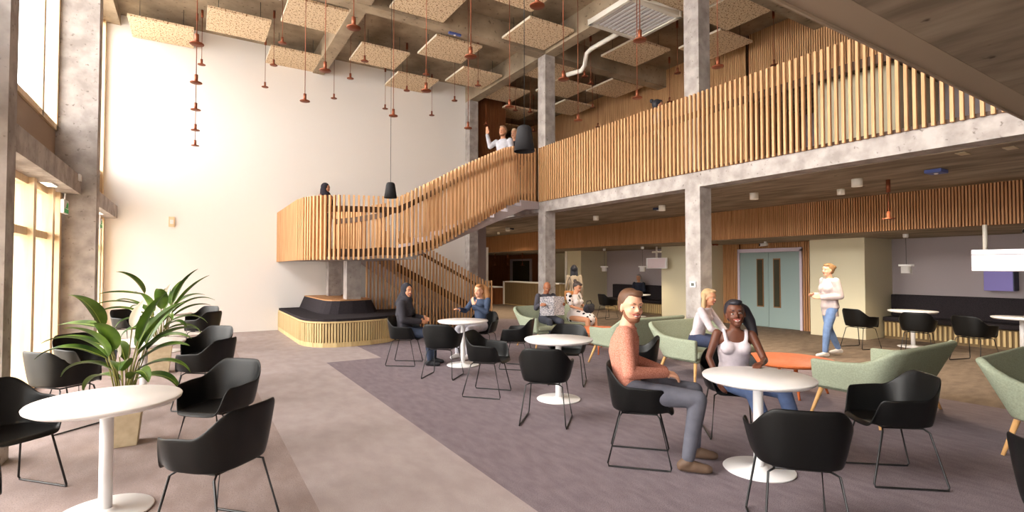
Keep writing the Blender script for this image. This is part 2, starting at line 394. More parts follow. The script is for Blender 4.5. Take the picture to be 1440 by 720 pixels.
slab = [(1.9,14.62),(1.9,11.6),(1.95,11.22),(2.05,10.93),(2.24,10.66),(2.52,10.44),(2.86,10.32),(3.25,10.25),(3.95,10.1),(3.95,14.62)]
MB().prism(slab, 1.80, 2.0).build('landing', M['concrete'], st)
v = thing('slatted_balustrade', 'short timber slatted guard on the mezzanine behind the stair top', 'balustrade')
vp = [(X0-.03,11.9,4.62,ZS1),(X0-.03,14.3,4.62,ZS1)]
slat_screen(vp).build('slat_screen', M['oak'], v); band(vp, -.045, -.32, -.24).build('handrail', M['dark_band'], v)

# ---------------------------------------------------------------- bench around the columns
bn = thing('upholstered_bench', 'curved black upholstered bench on a ribbed timber plinth beneath the stair landing', 'bench')
B = [(1.9,14.63),(1.92,11.6),(1.97,11.3),(2.08,11.06),(2.25,10.88),(2.5,10.77),(2.8,10.74),(3.2,10.78),(3.6,10.92),(3.95,11.2),(4.2,11.6),(4.35,12.1),(4.45,12.78)]
Bc = B+[(3.68,12.8),(3.68,14.63)]
def inset(P, k, c=(3.1,12.9)): return [(c[0]+(x-c[0])*(1-k), c[1]+(y-c[1])*(1-k) if y < 14.5 else y) for x, y in P]
MB().prism(inset(Bc,.025), 0, .50).build('plinth', M['plinth_core'], bn)
MB().prism(Bc, 0, .09).build('base_board', M['ply'], bn)
slat_screen([(x,y,.48,.09) for x,y in inset(B,.01)], .058, .017, .013).build('ribs', M['ply'], bn)
MB().prism(Bc, .485, .52).build('top_edge', M['ply'], bn, bevel=.008)
MB().prism(inset(Bc,.015), .521, .575).build('seat_cushion', M['black_fabric'], bn)
b0 = [(2.42,14.63),(2.45,12.35),(2.5,12.12),(2.6,11.97),(2.78,11.88),(3.1,11.85),(3.45,11.87),(3.64,11.95),(3.76,12.15),(3.8,12.8),(3.68,12.8),(3.68,14.63)]
t0 = [(2.54,14.63),(2.58,12.42),(2.62,12.22),(2.7,12.09),(2.86,12.01),(3.12,11.98),(3.42,12.0),(3.55,12.08),(3.64,12.24),(3.68,12.8),(3.6,12.8),(3.6,14.63)]
MB().prism(b0, .575, .865, t0).build('backrest', M['black_fabric'], bn)
MB().prism(t0, .865, .885).build('ledge', M['oak_dark'], bn)

# ---------------------------------------------------------------- ceiling panels
panels = [(.18,12.14,'over the white wall corner'),(-1.26,13.44,''),(1.55,10.82,''),(1.53,13.5,''),(3.35,12.16,''),(3.37,9.02,''),(4.70,10.84,''),(4.70,13.46,''),(6.07,12.2,''),(6.06,9.0,''),(4.75,7.6,''),
          (7.44,12.85,''),(7.48,10.62,''),(8.75,11.52,''),(10.04,10.7,''),(10.02,12.88,''),(8.72,8.55,''),(10.02,7.2,''),(8.97,5.95,''),(7.68,6.1,''),(9.2,16.2,''),(9.2,18.6,''),(8.72,14.3,'')]
plab = ['pale square acoustic panel directly behind the nearest-window pendant row', 'palest square acoustic panel in the corner nearest windows and white wall',
 'square acoustic panel behind the row of long copper pendants nearest the windows','square acoustic panel touching the white wall left of the ceiling beam','square acoustic panel just right of the narrow ceiling beam',
 'big near acoustic panel at the top middle, cut by the frame','square acoustic panel left of the small blue ceiling device','square acoustic panel against the white wall, centre of its top edge',
 'square acoustic panel by the white wall just left of its end','large square acoustic panel just in front of the slim mezzanine column top','near acoustic panel cut by the top frame, above the slim column',
 'square acoustic panel above the waving pair upstairs','square acoustic panel right behind the slim column top','square acoustic panel under the white duct elbow','square acoustic panel reaching the ribbed timber wall, centre',
 'smaller-looking acoustic panel low beside the slim column and timber wall','square acoustic panel below the white louvred unit','square acoustic panel beside the thick right column at the timber wall',
 'near acoustic panel right of the thick column, cut by the frame','acoustic panel partly above the white louvred unit','far acoustic panel beyond the dark timber wall opening','farthest acoustic panel in the upper corridor','acoustic panel at the mouth of the upper corridor']
pm = MB().box(0,0,0, 1.2,1.18,.05).build('acoustic_panel', M['wool'])
proto = None
for (x, y, _), lb in zip(panels, plab):
    if proto is None:
        pm.name = 'board'; proto = thing('acoustic_panel', lb, 'ceiling panel', (x,y,6.98), 0, 'square wood-wool panels under the ceiling'); pm.parent = proto
        for a in (.2, 1.0):
            for b in (.2, .98): MB().cyl((a,b,.05),(a,b,ZC-6.98),.006,n=6).build('hanger_rod', M['black_metal'], proto)
        MB().box(-.004,0,.002, 0,1.18,.05).build('edge_strip', M['wool_edge'], proto)
    else: dup(proto, (x,y,6.98), 0, lb)

# ---------------------------------------------------------------- pendants
def copper(zd, label, loc, group):
    t = thing('copper_pendant', label, 'pendant lamp', (loc[0],loc[1],ZC), 0, group); L = ZC-zd
    MB().cyl((0,0,0),(0,0,-.17),.026,n=14).build('canopy', M['copper'], t)
    MB().cyl((0,0,-.17),(0,0,-L+.1),.006,n=8).build('rod', M['copper'], t)
    MB().lathe([(0,.015),(.024,.015),(.024,.13),(.0,.13)], (0,0,-L), 16).build('lamp_body', M['copper'], t)
    MB().lathe([(0,0),(.078,0),(.082,.006),(.078,.014),(0,.016)], (0,0,-L), 28).build('disc', M['copper'], t)
    return t
rows = {0.0:[7.45,9.02,10.57,12.14,13.66], 1.55:[5.98,7.5,9.05], 3.08:[4.44,5.98,7.51,9.07], 4.62:[4.45,5.98,7.5,9.08], 6.15:[4.47,5.99,7.51]}
rn = ['leftmost row', 'second row from the windows', 'middle row', 'fourth row from the windows', 'row nearest the mezzanine']
p0 = None
for (x, ys), nm in zip(rows.items(), rn):
    for i, y in enumerate(ys):
        lb = 'copper disc pendant on a long rod, %s back in the %s' % (ORD[i], nm)
        if p0 is None: p0 = copper(4.4, lb, (x,y), 'long copper pendants over the cafe')
        else: dup(p0, (x,y,ZC), 0, lb)
sh = {1.485:[11.26,12.59,14.23], 3.17:[11.28,12.5,14.2], 4.63:[11.29,12.59,14.35], 6.02:[11.29,12.65,14.23], 7.9:[9.4,12.5,14.26], 8.35:[9.7,12.4], 9.62:[8.08,11.1,14.09], 11.1:[6.61,9.6,12.55], 0.1:[13.42]}
rn = ['second ceiling bay', 'bay right of the narrow beam', 'bay over the stair', 'bay before the mezzanine', 'bay at the slim column', 'bay by the white duct', 'bay over the walkway', 'bay against the timber wall', 'bay nearest the windows']
s0 = None
for (x, ys), nm in zip(sh.items(), rn):
    for i, y in enumerate(ys):
        lb = 'short-rod copper pendant, %s back in the %s' % (ORD[i], nm)
        if s0 is None: s0 = copper(6.2, lb, (x,y), 'short copper pendants near the ceiling')
        else: dup(s0, (x,y,ZC), 0, lb)
def blackp(label, x, y):
    t = thing('black_pendant', label, 'pendant lamp', (x,y,ZC), 0, 'black bell pendants')
    MB().cyl((0,0,0),(0,0,2.93+.29-ZC),.004,n=6).build('cable', M['black_metal'], t)
    MB().lathe([(.0,.29),(.055,.29),(.075,.275),(.083,.25),(.12,.0),(.112,.0),(.078,.24),(0,.262)], (0,0,2.93-ZC), 40).build('shade', M['black_felt'], t)
    return t
blackp('large-looking black bell pendant hanging before the stair top', 3.17, 4.83)
blackp('small-looking black bell pendant hanging above the stair landing rail', 3.13, 9.35)
# two thin sensor poles / mini copper pendants below the mezzanine
def minip(label, x, y, ztop=ZS0-.012, L=.75):
    t = thing('copper_pendant', label, 'pendant lamp', (x,y,ztop), 0, 'short copper pendants below the mezzanine')
    MB().cyl((0,0,0),(0,0,-.2),.03,n=12).build('canopy', M['copper'], t); MB().cyl((0,0,-.2),(0,0,-L+.1),.006,n=8).build('rod', M['copper'], t)
    MB().lathe([(0,0),(.09,0),(.09,.012),(.024,.014),(.024,.12),(0,.12)], (0,0,-L), 24).build('disc', M['copper'], t)
minip('small copper pendant hanging in front of the ribbed bulkhead at right', 9.25, 3.68, ZS0-.012, .62)
for lb, x, y in (('copper pendant over the reception desk, first from the stair', 12.3,21.3),('copper pendant over the reception desk, second from the stair',12.4,20.3),('copper pendant over the reception desk beside the slim column',12.5,19.2),('copper pendant by the cream wall behind the slim column',12.6,17.4)):
    minip(lb, x, y, 2.305, .55)

# downlights, detectors, devices
def downlight(label, x, y, s=1):
    t = thing('surface_downlight', label, 'downlight', (x,y,ZS0-.012), 0, 'cylindrical downlights under the mezzanine')
    MB().lathe([(0,0),(.075*s,0),(.075*s,-.12*s),(.066*s,-.12*s),(.06*s,-.1*s),(0,-.1*s)], n=28).build('housing', M['white_duct'], t)
    MB().lathe([(0,-.101*s),(.058*s,-.101*s)], n=20).build('lamp', M['lamp_on'], t)
DL = [('white cylinder downlight nearest the thick column, on its left',8.77,7.82,1),('white cylinder downlight right of the thick column',8.76,5.63,1),('white cylinder downlight above the standing woman',8.75,3.9,1),
      ('small white cylinder downlight above the standing woman, lower one',9.65,4.56,.8),('white cylinder downlight right of the slim column',9.0,10.27,1),('white cylinder downlight beyond the stair, larger one',9.04,14.79,1),('white cylinder downlight beyond the stair, farthest left',8.5,16.4,1),('small white ceiling downlight between the far pair',9.83,16.76,.7)]
for a in DL: downlight(*a)
def device(label, x, y, z, mat='blue_dev', sx=.2, sy=.12, cat='ceiling device'):
    t = thing('ceiling_device', label, cat, (x,y,z))
    MB().box(-sx/2,-sy/2,-.05, sx/2,sy/2,0).build('case', M[mat], t, bevel=.008); MB().lathe([(0,-.062),(.02,-.062),(.028,-.05)], n=16).build('lens', M['white_metal'], t)
device('blue rectangular device on the brown soffit above the banquette', 8.9, 2.95, ZS0-.012, sx=.25, sy=.2)
device('blue strip device on the beam at the top middle', 4.95, 10.4, 6.93, sx=.3, sy=.06)
device('navy blue device on the soffit beside the downlight left of the thick column', 9.05, 8.2, ZS0-.012, 'navy')
device('navy blue device beside the downlight beyond the stair', 9.25, 14.95, ZS0-.012, 'navy')
for i, (x, y) in enumerate(((7.9,2.35),(8.0,1.95))):
    MB()
    tag(MB().box(x-.1,y-.05,ZS0-.02, x+.1,y+.05,ZS0-.0125).build('ceiling_plate', M['pot']), 'small pale plate on the soffit at far right, %s of two' % ('left' if i == 0 else 'right'), 'ceiling plate', 'pale plates on the soffit')
tag(MB().lathe([(0,-.05),(.03,-.05),(.05,-.03),(.055,0),(0,0)], (1.5,11.9,ZC), 20).build('smoke_detector', M['white_metal']), 'round white smoke detector on the ceiling between two acoustic panels', 'smoke detector')

# white louvred unit with bent duct
hv = thing('louvred_ceiling_unit', 'white louvred ventilation unit at the ceiling with a bent duct', 'ventilation unit', (0,0,0))
f = MB(); x0,y0,x1,y1 = 7.17,7.1,8.62,8.42; z=6.86
f.box(x0,y0,z, x1,y0+.11,z+.12); f.box(x0,y1-.11,z, x1,y1,z+.12); f.box(x0,y0,z, x0+.08,y1,z+.12); f.box(x1-.08,y0,z, x1,y1,z+.12)
f.build('frame', M['white_duct'], hv, bevel=.01)
l = MB()
for i in range(11):
    xx = x0+.12+i*.118; l.box(xx, y0+.1, z+.015, xx+.058, y1-.1, z+.05)
l.build('louvres', M['white_metal'], hv)
MB().box(x0+.07,y0+.07,z+.11, x1-.07,y1-.07,z+.118).build('backing_plate', M['oak_back'], hv)
MB().box(7.68,y0+.05,z+.12, x1-.05,y1-.05,ZC-.004).build('housing', M['white_duct'], hv)
MB().tube([(8.1,8.4,6.93),(8.12,9.4,6.93),(8.13,9.6,6.88),(8.14,9.68,6.62),(8.12,9.8,6.52),(7.95,10.15,6.5)], .055, 12).build('duct', M['white_duct'], hv)

# ---------------------------------------------------------------- double door, controls
d = thing('double_door', 'grey-green double door with two narrow vision panels', 'door', (13.40,8.2,0), 0)
d.name = 'double_door'
fr = MB(); fr.box(-.05,-.92,0, .04,-.86,2.12); fr.box(-.05,.86,0, .04,.92,2.12); fr.box(-.05,-.92,2.06, .04,.92,2.16)
fr.build('frame', M['lilac'], d)
for sgn, nm in ((-1,'a'),(1,'b')):
    lf = MB().box(-.02,min(0.004*sgn,.855*sgn),.01, .03,max(.004*sgn,.855*sgn),2.055).build('door_leaf', M['door'], d)
    yc = .24*sgn
    MB().box(-.035,yc-.10,.55, -.021,yc+.10,1.88).build('vision_frame', M['frame_wood'], lf)
    MB().box(-.042,yc-.075,.58, -.036,yc+.075,1.85).build('vision_pane', M['door_glass'], lf)
def plate(label, x, y, z, w, h, nrm='x', cat='control panel', scr='green'):
    t = thing('wall_control', label, cat, (x,y,z))
    MB().box(-.02,-w/2,-h/2, 0,w/2,h/2).build('face_plate', M['white_metal'], t, bevel=.004); MB().box(-.023,-w/4,-h/4, -.02,w/4,h/4).build('display', M['door_glass'], t)
    return t
plate('white room thermostat on the thick concrete column', X0-.001, 5.87, 1.33, .12,.1)
plate('small white control on the cream partition', 12.848, 10.35, 1.38, .13,.08)
t = thing('wall_plate', 'small yellow timber-coloured plate alone on the white wall', 'wall plate', (-.45,YW-.001,2.72))
MB().box(-.06,-.03,-.12, .06,0,.12).build('back_plate', M['pine'], t); MB().box(-.035,-.036,-.05, .035,-.03,.05).build('inset', M['white_metal'], t)
t = thing('wall_box', 'small white sensor box at the end of the concrete beam on the window column', 'sensor', (-1.49,10.02,2.98))
MB().box(.0,-.06,-.05, .03,.06,.05).build('case', M['white_metal'], t, bevel=.006)
def exitsign(label, x, y, z):
    t = thing('exit_sign', label, 'exit sign', (x,y,z), PI/2); MB().box(-.15,-.02,-.1, .15,.02,.1).build('light_box', M['white_metal'], t, bevel=.006)
    MB().box(-.14,-.022,-.09, .14,-.0205,-.03).build('green_strip', M['green_sign'], t)
    q = MB(); q.ell((.03,-.024,.055),(.016,.003,.016),10,6); q.box(.0,-.024,-.01, .035,-.021,.04); q.box(-.05,-.024,-.02, .0,-.021,-.005); q.box(.05,-.024,-.02,.1,-.021,.06)
    q.build('running_figure', M['green_sign'], t); MB().cyl((0,0,.1),(0,0,.2),.01).build('bracket', M['white_metal'], t)
exitsign('green and white exit sign above the nearest window door', -1.60, 9.75, 2.5)
exitsign('second exit sign, beyond the window column near the white wall', -1.58, 12.9, 2.5)
for x, y, lb in ((-1.66,9.1,'bright rectangular light under the window beam at the near exit sign'),(-1.66,13.3,'bright rectangular light under the far window beam')):
    t = thing('soffit_light', lb, 'ceiling light', (x,y,2.75)); MB().box(-.06,-.2,-.02, .06,.2,0).build('frame', M['white_metal'], t); MB().box(-.05,-.19,-.024, .05,.19,-.0205).build('diffuser', M['lamp_on'], t)
def cctv(label, x, y, z):
    t = thing('security_camera', label, 'camera', (x,y,z)); MB().cyl((0,0,0),(0,0,-.06),.03).build('mount', M['white_metal'], t)
    MB().cyl((-.12,.08,-.09),(.06,-.02,-.07),.04).build('body', M['white_metal'], t); MB().cyl((-.125,.083,-.09),(-.12,.08,-.09),.034).build('lens', M['black_metal'], t)
cctv('white security camera above the grey-green doors', 12.6, 7.8, 2.31); cctv('security camera under the soffit at the far right edge', 11.7, 2.6, 2.31)
device('small orange-red detector under the soffit left of the doors', 12.6, 9.3, 2.31, 'copper', .12, .12)

# hanging screens and kitchen pendants
s = thing('hanging_screen', 'glowing white ceiling-hung screen at the right edge', 'screen', (10.8,2.42,1.75))
MB().box(0,-.9,-.19, .06,.72,.16).build('panel', M['grey_wall'], s); MB().box(-.004,-.89,-.18, 0,.71,.07).build('display', M['screen'], s); MB().box(-.004,-.89,.085, 0,.71,.155).build('header', M['screen'], s)
MB().cyl((.03,.55,.16),(.03,.55,.56),.03).build('pole', M['white_duct'], s)
s = thing('hanging_screen', 'pale pinkish ceiling-hung screen above the far banquette', 'screen', (12.6,11.5,1.78))
MB().box(0,-.42,-.17, .06,.42,.17).build('panel', M['white_metal'], s); MB().box(-.004,-.38,-.15, 0,.36,.15).build('display', M['pink_screen'], s)
MB().cyl((.03,.0,.17),(.03,0,.53),.03).build('pole', M['white_duct'], s); MB().cyl((.03,-.18,.36),(.03,.18,.36),.03).build('cross_bar', M['white_duct'], s)
s = thing('wall_box', 'purple box with navy side fixed to the grey wall under the white screen', 'wall box', (13.9,3.6,1.35))
MB().box(0,-.2,-.2, .3,.25,.2).build('case', M['purple'], s, bevel=.01); MB().box(.001,-.215,-.19, .3,-.2,.19).build('side_panel', M['navy'], s)
def kp(label, x, y):
    t = thing('white_pendant', label, 'pendant lamp', (x,y,2.31), 0, 'white drum pendants over the banquettes')
    MB().lathe([(0,0),(.05,0),(.05,-.06),(.04,-.08),(0,-.08)], n=20).build('canopy', M['white_metal'], t); MB().cyl((0,0,-.08),(0,0,-.62),.004,n=6).build('cable', M['black_metal'], t)
    MB().lathe([(0,-.62),(.13,-.62),(.13,-.66),(.09,-.66),(.09,-.8),(.08,-.8),(.08,-.68),(0,-.67)], n=30).build('shade', M['white_metal'], t)
    MB().lathe([(0,-.795),(.079,-.795)], n=20).build('lamp', M['lamp_on'], t)
kp('white drum pendant over the first banquette table', 12.3, 4.6); kp('white drum pendant at the right edge over the second banquette table', 11.9, 2.62)
kp('white drum pendant over the far banquette by the cream partition', 12.3, 13.6); kp('white drum pendant in front of the pale far screen', 12.2, 11.7)

# banquettes
def banq(label, y0, y1):
    t = thing('banquette', label, 'bench', (0,0,0)); MB().box(13.62,y0,0, 14.15,y1,.40).build('base', M['plinth_core'], t)
    m = MB(); y = y0+.02
    while y < y1-.05: m.box(13.59,y,.06, 13.62,y+.04,.37); y += .085
    m.build('base_slats', M['ply'], t); MB().box(13.55,y0,.4, 14.18,y1,.5).build('seat_cushion', M['black_fabric'], t, bevel=.02); MB().box(13.98,y0,.5, 14.19,y1,1.0).build('backrest', M['black_fabric'], t, bevel=.02)
banq('long black banquette against the mauve grey wall at right', -1.5, 5.55); banq('black banquette in the far alcove left of the cream partition', 11.6, 15.0)

# reception
rd = thing('reception_desk', 'reception desk with ribbed timber front and white top', 'desk', (0,0,0))
MB().box(12.0,15.8,0, 12.5,19.9,1.0).build('body', M['ply'], rd)
m = MB(); y = 15.82
while y < 19.86: m.box(11.97,y,.05, 12.0,y+.05,.98); y += .09
m.build('front_slats', M['plinth_core'], rd)
MB().box(11.93,15.75,1.0, 12.55,19.95,1.04).build('worktop', M['white_top'], rd); MB().box(11.93,19.9,0, 12.55,19.95,1.04).build('end_panel', M['white_top'], rd)
MB().box(11.5,20.0,.74, 12.1,21.6,.79).build('low_counter', M['white_top'], rd); MB().box(11.6,20.05,0, 12.0,21.5,.74).build('low_body', M['walnut'], rd)
d = thing('glazed_door', 'dark glazed door with pale frame in the timber wall behind reception', 'door', (14.18,21.9,0))
MB().box(-.06,-1.0,0, 0,1.0,2.1).build('frame', M['grey_wall'], d); MB().box(-.07,-.85,.1, -.061,.7,2.0).build('pane', M['door_glass'], d)

# ---------------------------------------------------------------- tables
def table(label, x, y, group, r=.42):
    t = thing('round_table', label, 'table', (x,y,0), 0, group)
    MB().lathe([(0,.705),(r-.03,.705),(r-.004,.722),(r,.736),(r-.006,.743),(0,.743)], n=72).build('tabletop', M['white_top'], t)
    MB().cyl((0,0,.012),(0,0,.706),.038,n=28).build('column', M['white_metal'], t)
    MB().lathe([(0,0),(.262,0),(.268,.008),(.262,.014),(.07,.018),(.062,.03),(.045,.034),(0,.034)], n=60).build('base_plate', M['white_metal'], t)
    return t
T0 = table('white round pedestal table in the left foreground', -.47, 4.3, 'white cafe tables')
TR = [(3.85,2.46,'white round table between the smiling man and the woman in a white tank top'),(3.83,5.07,'empty white round table in the middle, behind the smiling man'),(3.83,7.7,'white round table between the hijab wearer and the woman in blue'),
      (-.48,7.45,'white round table behind the near potted plant'),(-.42,12.0,'farthest white round table near the window corner'),(12.55,4.6,'white round table before the banquette, behind the standing woman'),(12.5,2.95,'white round table cut by the right frame edge, at the banquette'),(12.7,12.4,'white table in front of the far banquette')]
for x, y, lb in TR: dup(T0, (x,y,0), 0, lb)

# ---------------------------------------------------------------- black armchairs
def sstep(a, b, x):
    t = max(0, min(1, (x-a)/(b-a))); return t*t*(3-2*t)
def chair_proto():
    t = thing('armchair', '', 'chair', (0,0,0), 0, 'black shell armchairs')
    N, K = 72, 13; P = []; F = []
    P.append((.0,0,.432))
    for k in range(1, K+1):
        for i in range(N):
            a = 2*PI*i/N; d = abs(math.degrees(a if a <= PI else a-2*PI))
            ca, sa = math.cos(a), math.sin(a)
            def sup(rx, ry, n=2.8): return (abs(ca/rx)**n+abs(sa/ry)**n)**(-1/n)
            s = sup(.225, .228, 3.2); h = .438+.205*sstep(36, 56, d)+.012*sstep(60,100,d)+.145*sstep(108, 150, d)
            rx = .262 if ca > 0 else .285
            R = sup(rx, .288, 2.9)
            if k <= 4:
                r = s*k/4; z = .432+.008*(k/4)**2
            else:
                u = (k-4)/(K-4); fr = 1-sstep(30, 50, d)
                r = s+(R-s)*(.62*math.sin(u*PI/2)+.38*u**3); z = .44+(h-.44)*u**1.5
                if fr > 0: z = z*(1-fr)+(.44+.004*math.sin(u*PI)-.02*u*u)*fr
            P.append((r*ca, r*sa, z))
    for i in range(N): F.append((0, 1+i, 1+(i+1)%N))
    for k in range(K-1):
        for i in range(N):
            a = 1+k*N+i; b = 1+k*N+(i+1)%N; F.append((a, a+N, b+N, b))
    o = MB().add(P, F, True).build('seat_shell', M['black'], t)
    so = o.modifiers.new('s', 'SOLIDIFY'); so.thickness = .011; so.offset = -1; ss = o.modifiers.new('ss', 'SUBSURF'); ss.levels = ss.render_levels = 1
    for sg in (-1, 1):
        pts = [(.13,.15*sg,.418),(.15,.19*sg,.40),(.235,.235*sg,.03),(.228,.24*sg,.009),(.2,.24*sg,.009),(-.22,.24*sg,.009),(-.25,.24*sg,.009),(-.258,.235*sg,.03),(-.165,.19*sg,.40),(-.145,.15*sg,.418)]
        MB().tube(pts, .0075, 8, closed=True).build('sled_leg', M['black_metal'], t)
    m = MB(); m.tube([(.13,-.15,.42),(.13,.15,.42)], .0075); m.tube([(-.145,-.15,.42),(-.145,.15,.42)], .0075); m.build('cross_frame', M['black_metal'], t)
    return t
CH = chair_proto(); used = []
def place(label, x, y, fx, fy, group=None):
    rz = math.atan2(fy-y, fx-x)
    if not used:
        CH.location = (x,y,0); CH.rotation_euler = (0,0,rz); CH['label'] = label; used.append(1); return CH
    return dup(CH, (x,y,0), rz, label)
tA, tB, tC, t1, t2, t3 = (-.5,4.3),(-.48,7.45),(-.42,12.0),(3.85,2.46),(3.83,5.07),(3.83,7.7)
chairs = [
 ('black armchair nearest the camera, on the aisle side of the left foreground table', .14,3.62, *tA), ('black armchair seen from its open side, second along the aisle', .2,5.0, *tA),
 ('black armchair cut by the left frame edge beside the foreground table', -1.1,4.95, *tA), ('black armchair barely showing in the bottom left corner', -1.12,3.62, *tA),
 ('black armchair by the windows left of the potted plant, nearer one', -1.1,6.85, *tB), ('black armchair by the windows behind the plant leaves, farther one', -1.1,8.1, *tB),
 ('black armchair third along the aisle, back turned to us', .14,6.95, *tB), ('black armchair fourth along the aisle, open side showing', .17,8.15, *tB),
 ('black armchair fifth along the aisle', .17,11.4, *tC), ('farthest black armchair along the aisle by the white wall', .17,12.65, *tC), ('far black armchair by the window column behind the plants', -1.05,12.6, *tC),
 ('black armchair holding the smiling man', 3.22,3.12, *t1), ('black armchair holding the woman in the white tank top', 4.46,3.12, *t1),
 ('large black armchair with its back to us at the bottom right', 3.16,1.78, *t1), ('black armchair angled at right, below the big sage sofa', 4.58,1.84, *t1),
 ('black armchair with its back to us at the middle empty table', 3.18,4.42, *t2), ('black armchair left of the middle empty table, facing right', 3.22,5.75, *t2),
 ('black armchair behind the middle empty table, facing us', 4.48,5.72, *t2), ('black armchair hidden behind the smiling man', 4.48,4.42, *t2),
 ('black armchair with its back to us at the hijab wearer\'s table', 3.18,7.05, *t3), ('black armchair holding the hijab wearer', 3.05,8.3, *t3),
 ('black armchair right of the hijab wearer\'s table, facing left', 4.48,7.05, *t3), ('black armchair holding the woman in the blue sweater', 4.55,8.35, *t3),
 ('black armchair directly right of the standing woman', 11.5,5.1, 12.9,4.7), ('black armchair with its back to us at the first banquette table', 11.55,4.15, 12.8,4.4), ('black armchair at the banquette second table, seen sideways', 11.45,3.3, 12.8,2.9),
 ('far black armchair beside the far alcove, left one', 11.3,12.35, 12.7,12.2), ('far black armchair beside the far alcove, behind the smiling man\'s head', 11.3,11.3, 12.7,12.0),
 ('black armchair edge in the lower right corner', 3.53,.58, 4.2,0)]
for c in chairs: place(*c)

# ---------------------------------------------------------------- sage sofas
def sofa_proto():
    t = thing('sage_sofa', '', 'sofa', (0,0,0), 0, 'sage green lounge sofas')   # faces +Y, origin at centre
    # outline: front-left -> back-left -> back-right -> front-right
    def corner(w, yf, yb, r, n=7):
        P = [(-w, yf), (-w, (yf+yb)/2)]
        for i in range(n+1):
            a = PI+PI/2*i/n; P.append((-w+r+r*math.cos(a), yb+r+r*math.sin(a)))
        P.append((0, yb)); Q = [(-x, y) for x, y in P[:-1]][::-1]; return P+Q
    bot = corner(.67,.33,-.30,.16); top = corner(.80,.42,-.52,.22); n = len(bot)
    def wall(thk):
        m = MB(); P = []; K = 9
        for k in range(K):
            u = k/(K-1)
            for i in range(n):
                s_ = abs(i-(n-1)/2)/((n-1)/2)     # 1 at fronts, 0 at back
                h = .80 - .19*sstep(.35,.95,s_)
                z = .32+(h-.32)*u; fl = 1-.85*sstep(.45,1,s_); x = bot[i][0]+(top[i][0]-bot[i][0])*u*fl; y = bot[i][1]+(top[i][1]-bot[i][1])*u*fl
                P.append((x,y,z))
        F = [(k*n+i, k*n+i+1, (k+1)*n+i+1, (k+1)*n+i) for k in range(K-1) for i in range(n-1)]
        return m.add(P, F, True)
    o = wall(0).build('back_shell', M['sage'], t); so = o.modifiers.new('s','SOLIDIFY'); so.thickness = .065; so.offset = 0
    bv = o.modifiers.new('b','BEVEL'); bv.width = .022; bv.segments = 3; bv.limit_method = 'ANGLE'
    MB().prism([(x*.97, y*.97) for x, y in bot], .29, .35).build('base_pan', M['sage'], t, bevel=.02)
    for sx in (-1, 1):
        MB().box(min(.01*sx,.665*sx),-.27,.35, max(.01*sx,.665*sx),.36,.455).build('seat_cushion', M['sage'], t, bevel=.035)
        for sy in (-1, 1):
            MB().cyl((sx*.62,sy*.27,.30),(sx*.73,sy*.34,0),.024,.014).build('leg', M['oak_leg'], t)
    return t
SF = sofa_proto(); XS = 6.5
SF.location = (XS+.03,2.75,0); SF['label'] = 'big sage sofa with its back to us, behind the right foreground armchair'
dup(SF, (XS+.15,1.20,0), PI, 'sage sofa cut by the right frame edge')
dup(SF, (XS+.05,4.98,0), PI, 'sage sofa holding the blonde woman in a white sweater')
dup(SF, (XS,6.45,0), 0, 'sage sofa with its back to us, directly behind the smiling man')
dup(SF, (XS,8.72,0), PI, 'sage sofa holding the man with the newspaper')
def coffee(label, x, y):
    t = thing('coffee_table', label, 'coffee table', (x,y,0), 0, 'orange coffee tables')
    MB().lathe([(0,.385),(.52,.385),(.55,.40),(.555,.418),(.548,.425),(0,.425)], n=64).build('tabletop', M['orange'], t)
    MB().lathe([(.0,.37),(.45,.37),(.45,.386),(0,.386)], n=40).build('apron', M['oak_leg'], t)
    for k in range(4):
        a = PI/4+k*PI/2; MB().cyl((.33*math.cos(a),.33*math.sin(a),.38),(.47*math.cos(a),.47*math.sin(a),0),.024,.014).build('leg', M['orange'], t)
coffee('round orange coffee table behind the foreground white table', 6.6, 3.8); coffee('orange coffee table by the woman in the polka dot dress', 6.75, 7.6)

# ---------------------------------------------------------------- potted plants
def leaf_blade(m, mid, base, az, L, W, rise, droop, twist=0):
    n = 14; P = []; c = Vector(base); el = rise; ds = L/n; dirh = Vector((math.cos(az), math.sin(az), 0)); side = Vector((-math.sin(az), math.cos(az), 0)); pts = [c.copy()]
    els = []
    for i in range(n):
        els.append(el); c = c+(dirh*math.cos(el)+Vector((0,0,1))*math.sin(el))*ds; pts.append(c.copy()); el -= droop/n*(.4+1.4*i/n)
    els.append(el); mids = []
    for i, p in enumerate(pts):
        u = i/n; w = W*1.35*(math.sin(PI*min(1, u**.75)))**.8*(1-.15*u)+.004; up = Vector((0,0,1))*math.cos(els[i])-dirh*math.sin(els[i])
        sd = (side*math.cos(twist)+up*math.sin(twist)); nu = up*math.cos(twist)-side*math.sin(twist)
        P += [p-sd*w+nu*w*.35, p-sd*w*.5+nu*w*.12, p, p+sd*w*.5+nu*w*.12, p+sd*w+nu*w*.35]; mids.append(p+nu*.004)
    F = [(i*5+j, (i+1)*5+j, (i+1)*5+j+1, i*5+j+1) for i in range(n) for j in range(4)]
    m.add(P, F, True); mid.tube(mids, [.004*(1-.8*i/n) for i in range(n+1)], 5)
